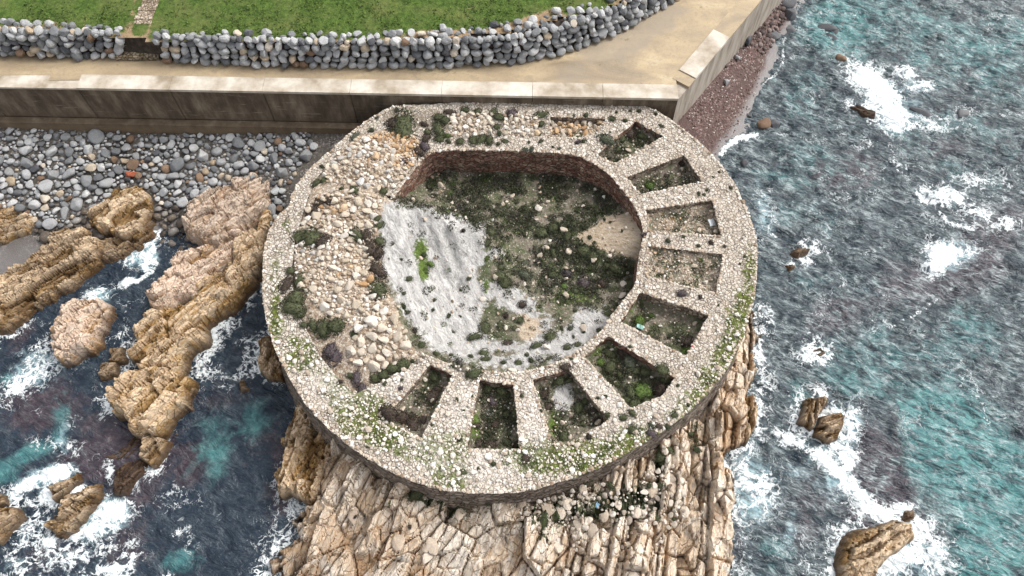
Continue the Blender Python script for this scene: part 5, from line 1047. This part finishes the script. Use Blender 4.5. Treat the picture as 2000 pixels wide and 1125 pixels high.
for i, p in enumerate(PITw):
    q = scat(p, 900, .08, .3, (lambda i: (lambda px, py, x, y: [.5, .35, .06, .10, .2, .7, .3, .4, .35][i] * sm(.38, .55, fbm(x * 1.1, y * 1.1, 75)) * 1.3 * (1 - blob(px, py, 1100, 775, 26, 36, 0, 1.))))(i))
    for L, v in zip((xs_, ys_, zs_, rs_), q): L.append(v)
x, y, z, r = map(np.concatenate, (xs_, ys_, zs_, rs_)); s_ = rng.random(len(x)) < .7
tufts('cell_scrub', np.c_[x, y, z][s_], r[s_], 40, .22, lf['dark'], 620, 'low dark scrub on the floors of the open cells', 'scrub', .45)
tufts('cell_scrub', np.c_[x, y, z][~s_], r[~s_] * .8, 40, .22, lf['grey'], 640, 'low grey scrub on the floors of the open cells', 'scrub', .45)
# moss tufts on the ring
n = 22000; x = rng.uniform(-15, 15, n); y = rng.uniform(-15, 15, n); ok = (sdist(x, y, OUTw) > .25) & (sdist(x, y, INNw) < -.2) & (sdist(x, y, WESTw) < 0)
for p in PITw + [K3w]: ok &= sdist(x, y, p) < -.1
x, y = x[ok], y[ok]; px, py = proj(x, y, x * 0 + TOPZ); mk = masks(px, py, MOSS); k = rng.random(len(x)) < np.clip(mk[:, 0] - .25, 0, 1) * 1.1 * sm(.35, .6, fbm(x * 1.4, y * 1.4, 81)); x, y = x[k], y[k]
tufts('moss_grass', np.c_[x, y, np.full(len(x), TOPZ + .02)], rng.uniform(.06, .19, len(x)), 14, .3, lf['green'], 660, 'bright green mossy grass between the stones of the ring wall', 'grass', .35)
# lawn grass
n = 16000; x = rng.uniform(-34, 14, n); y = rng.uniform(14.5, 30, n); ok = sdist(x, y, np.r_[LTw + [0, -.1], [(60, 200)], [(-90, 200)]]) > 0
xw = P(266, 50, 7.5)[0]; ok &= np.abs(x - xw - .6) > 1.1
x, y = x[ok], y[ok]; px, py = proj(x, y, x * 0 + 7.5); k = rng.random(len(x)) < np.clip(1.1 - blob(px, py, 870, 66, 90, 8, 0, .9) - blob(px, py, 1030, 42, 90, 10, -20, 1.), 0, 1) * sm(.25, .5, fbm(x * .8, y * .8, 83)); x, y = x[k], y[k]
tufts('grass', np.c_[x, y, np.full(len(x), 7.42)], rng.uniform(.08, .22, len(x)), 9, .4, mat_leaf('lawn_blades', (.055, .10, .018), (.14, .215, .045), (.085, .12, .035), 'n'), 680, 'green grass tufts covering the lawn behind the boulder wall', 'grass', .4)
# headland plants in the cracks
n = 2600; x = rng.uniform(-12, 12, n); y = rng.uniform(-22, -8, n); z = HZ(x, y); px, py = proj(x, y, z)
mo = blob(px, py, 1150, 985, 150, 34, 0, .7) + blob(px, py, 820, 970, 60, 20, 20, .6) + blob(px, py, 1290, 900, 20, 30, 0, .6) + blob(px, py, 1260, 980, 50, 50, 0, .35) + blob(px, py, 900, 1000, 60, 30, 0, .3) + blob(px, py, 1355, 850, 14, 60, 0, .6)
k = (rng.random(n) < mo * sm(.42, .6, fbm(x * 1.1, y * 1.1, 85)) * 1.4) & (sdist(x, y, OUTw) < -.3); s_ = k
tufts('crevice_plants', np.c_[x, y, z + .05][s_], rng.uniform(.08, .3, s_.sum()), 40, .22, lf['dark'], 700, 'dark low plants growing in cracks of the headland below the ruin', 'plants', .5)

# angular blocks lying on the headland
HBK = [(848,1064,.62),(831,1070,.36),(836,1090,.5),(1072,990,.6),(1110,985,.5),(1140,960,.45),(1098,1000,.7),(1180,1010,.5),(1210,985,.4),(1240,1000,.5),(1160,1040,.55),(1130,1020,.45),(1275,960,.5),(1310,945,.7),(1290,1010,.5),(1020,985,.5),(985,990,.45),(1050,1010,.5),(1200,1050,.6),(1250,1060,.6),(900,1005,.45),(1090,1060,.7),(1340,1000,.55),(1420,945,.6),(1428,975,.6),(1405,1010,.5),(1420,1040,.6),(1395,1060,.5),(780,1060,.6),(690,1010,.5)]
hp = mat_stone('headland_blocks', [(0, (.34, .27, .21)), (.5, (.48, .39, .30)), (1, (.62, .54, .45))], 'obj', .35, 5)
HP = [stone_shape(2, 900 + i, 11, .34, .6, .0) for i in range(8)]; HM = [mesh('rock_block', *p, hp) for p in HP]
for i, (a, b, r) in enumerate(HBK):
    z = 3.
    for _ in range(4): x, y = P(a, b, z); z = float(HZ(np.array(x), np.array(y)))
    o = obj('rock_block', HM[i % 8], None, (x, y, z + .05), (rng.uniform(-.4, .4), rng.uniform(-.4, .4), rng.uniform(1.2, 2.0)), (r * .85, r * .75, r * .55))
    tag(o, ('large' if r > .55 else 'small') + ' loose pale angular block on the headland', 'rock', 'loose blocks on the headland')
q = fill(PP([(980,975),(1100,965),(1230,930),(1330,900),(1350,1000),(1290,1060),(1150,1080),(1040,1050)], 3), [(.2, .28, 60), (.12, .2, 600), (.06, .12, 1500)], .85, prob=lambda x, y: sm(.4, .55, fbm(x * .6, y * .6, 91)))
tag(merged('headland_rubble', HP, np.c_[q[:, :2], HZ(q[:, 0], q[:, 1]) + .12], q[:, 2], mat_stone('headland_chips', [(0, (.28, .23, .19)), (.5, (.46, .40, .33)), (1, (.64, .58, .51))], 'isl', .3, 8), 21, .6), 'small pale angular debris strewn over the headland below the ruin', 'rubble', kind='stuff')

# ------------------------------------------------------------------ litter
def sheet(name, px, py, w, l, col, lab, cat, seed, rot=0.):
    z = 4.
    for _ in range(4): x, y = P(px, py, z); z = gsurf(x, y)
    r = np.random.default_rng(seed); X, Y, Q = grid(np.linspace(-1, 1, 9), np.linspace(-1, 1, 9)); Zz = .10 * fbm(X * 2 + seed, Y * 2, seed) ; e = 1 + .25 * (fbm(X * 2, Y * 2 + seed, seed + 1) - .5)
    V = np.c_[(X * w / 2 * e).ravel(), (Y * l / 2 * e).ravel(), Zz.ravel()]; mt = M(name + '_plastic', .4, .4); mt.done(col)
    o = obj(name, mesh(name, V, Q, mt.m, None, True), None, (x, y, z + .12), (.1, .1, rot)); so = o.modifiers.new('s', 'SOLIDIFY'); so.thickness = .015; tag(o, lab, cat)
sheet('plastic_sheet', 1249, 640, .42, .26, (.26, .46, .42), 'crumpled turquoise plastic sheet beside a bush in the fifth right hand cell', 'litter', 3, -.3)
sheet('plastic_sheet', 1165, 988, .28, .2, (.12, .24, .36), 'small blue plastic rag caught on the headland rocks below the ruin', 'litter', 5, .8)
sheet('plastic_sheet', 1389, 437, .4, .5, (.50, .53, .55), 'crumpled grey plastic at the outer corner of the third right hand cell', 'litter', 7, .3)
sheet('plastic_sheet', 1351, 678, .14, .1, (.42, .07, .08), 'tiny red scrap at the outer corner of the turquoise sheet cell', 'litter', 9, .2)

# ------------------------------------------------------------------ labels of look-alikes: say where each stands
def ordn(k): return {1: 'first', 2: 'second', 3: 'third'}.get(k, f'{k}th')
gr = {}
for o in S.objects:
    if o.parent is None and o.get('group'): gr.setdefault(o['label'], []).append(o)
for lab, os_ in gr.items():
    if len(os_) > 1:
        os_.sort(key=lambda o: float(proj(np.array(o.location.x), np.array(o.location.y), np.array(o.location.z))[0]))
        for k, o in enumerate(os_): o['label'] = f'{lab}, {ordn(k + 1)} from left'
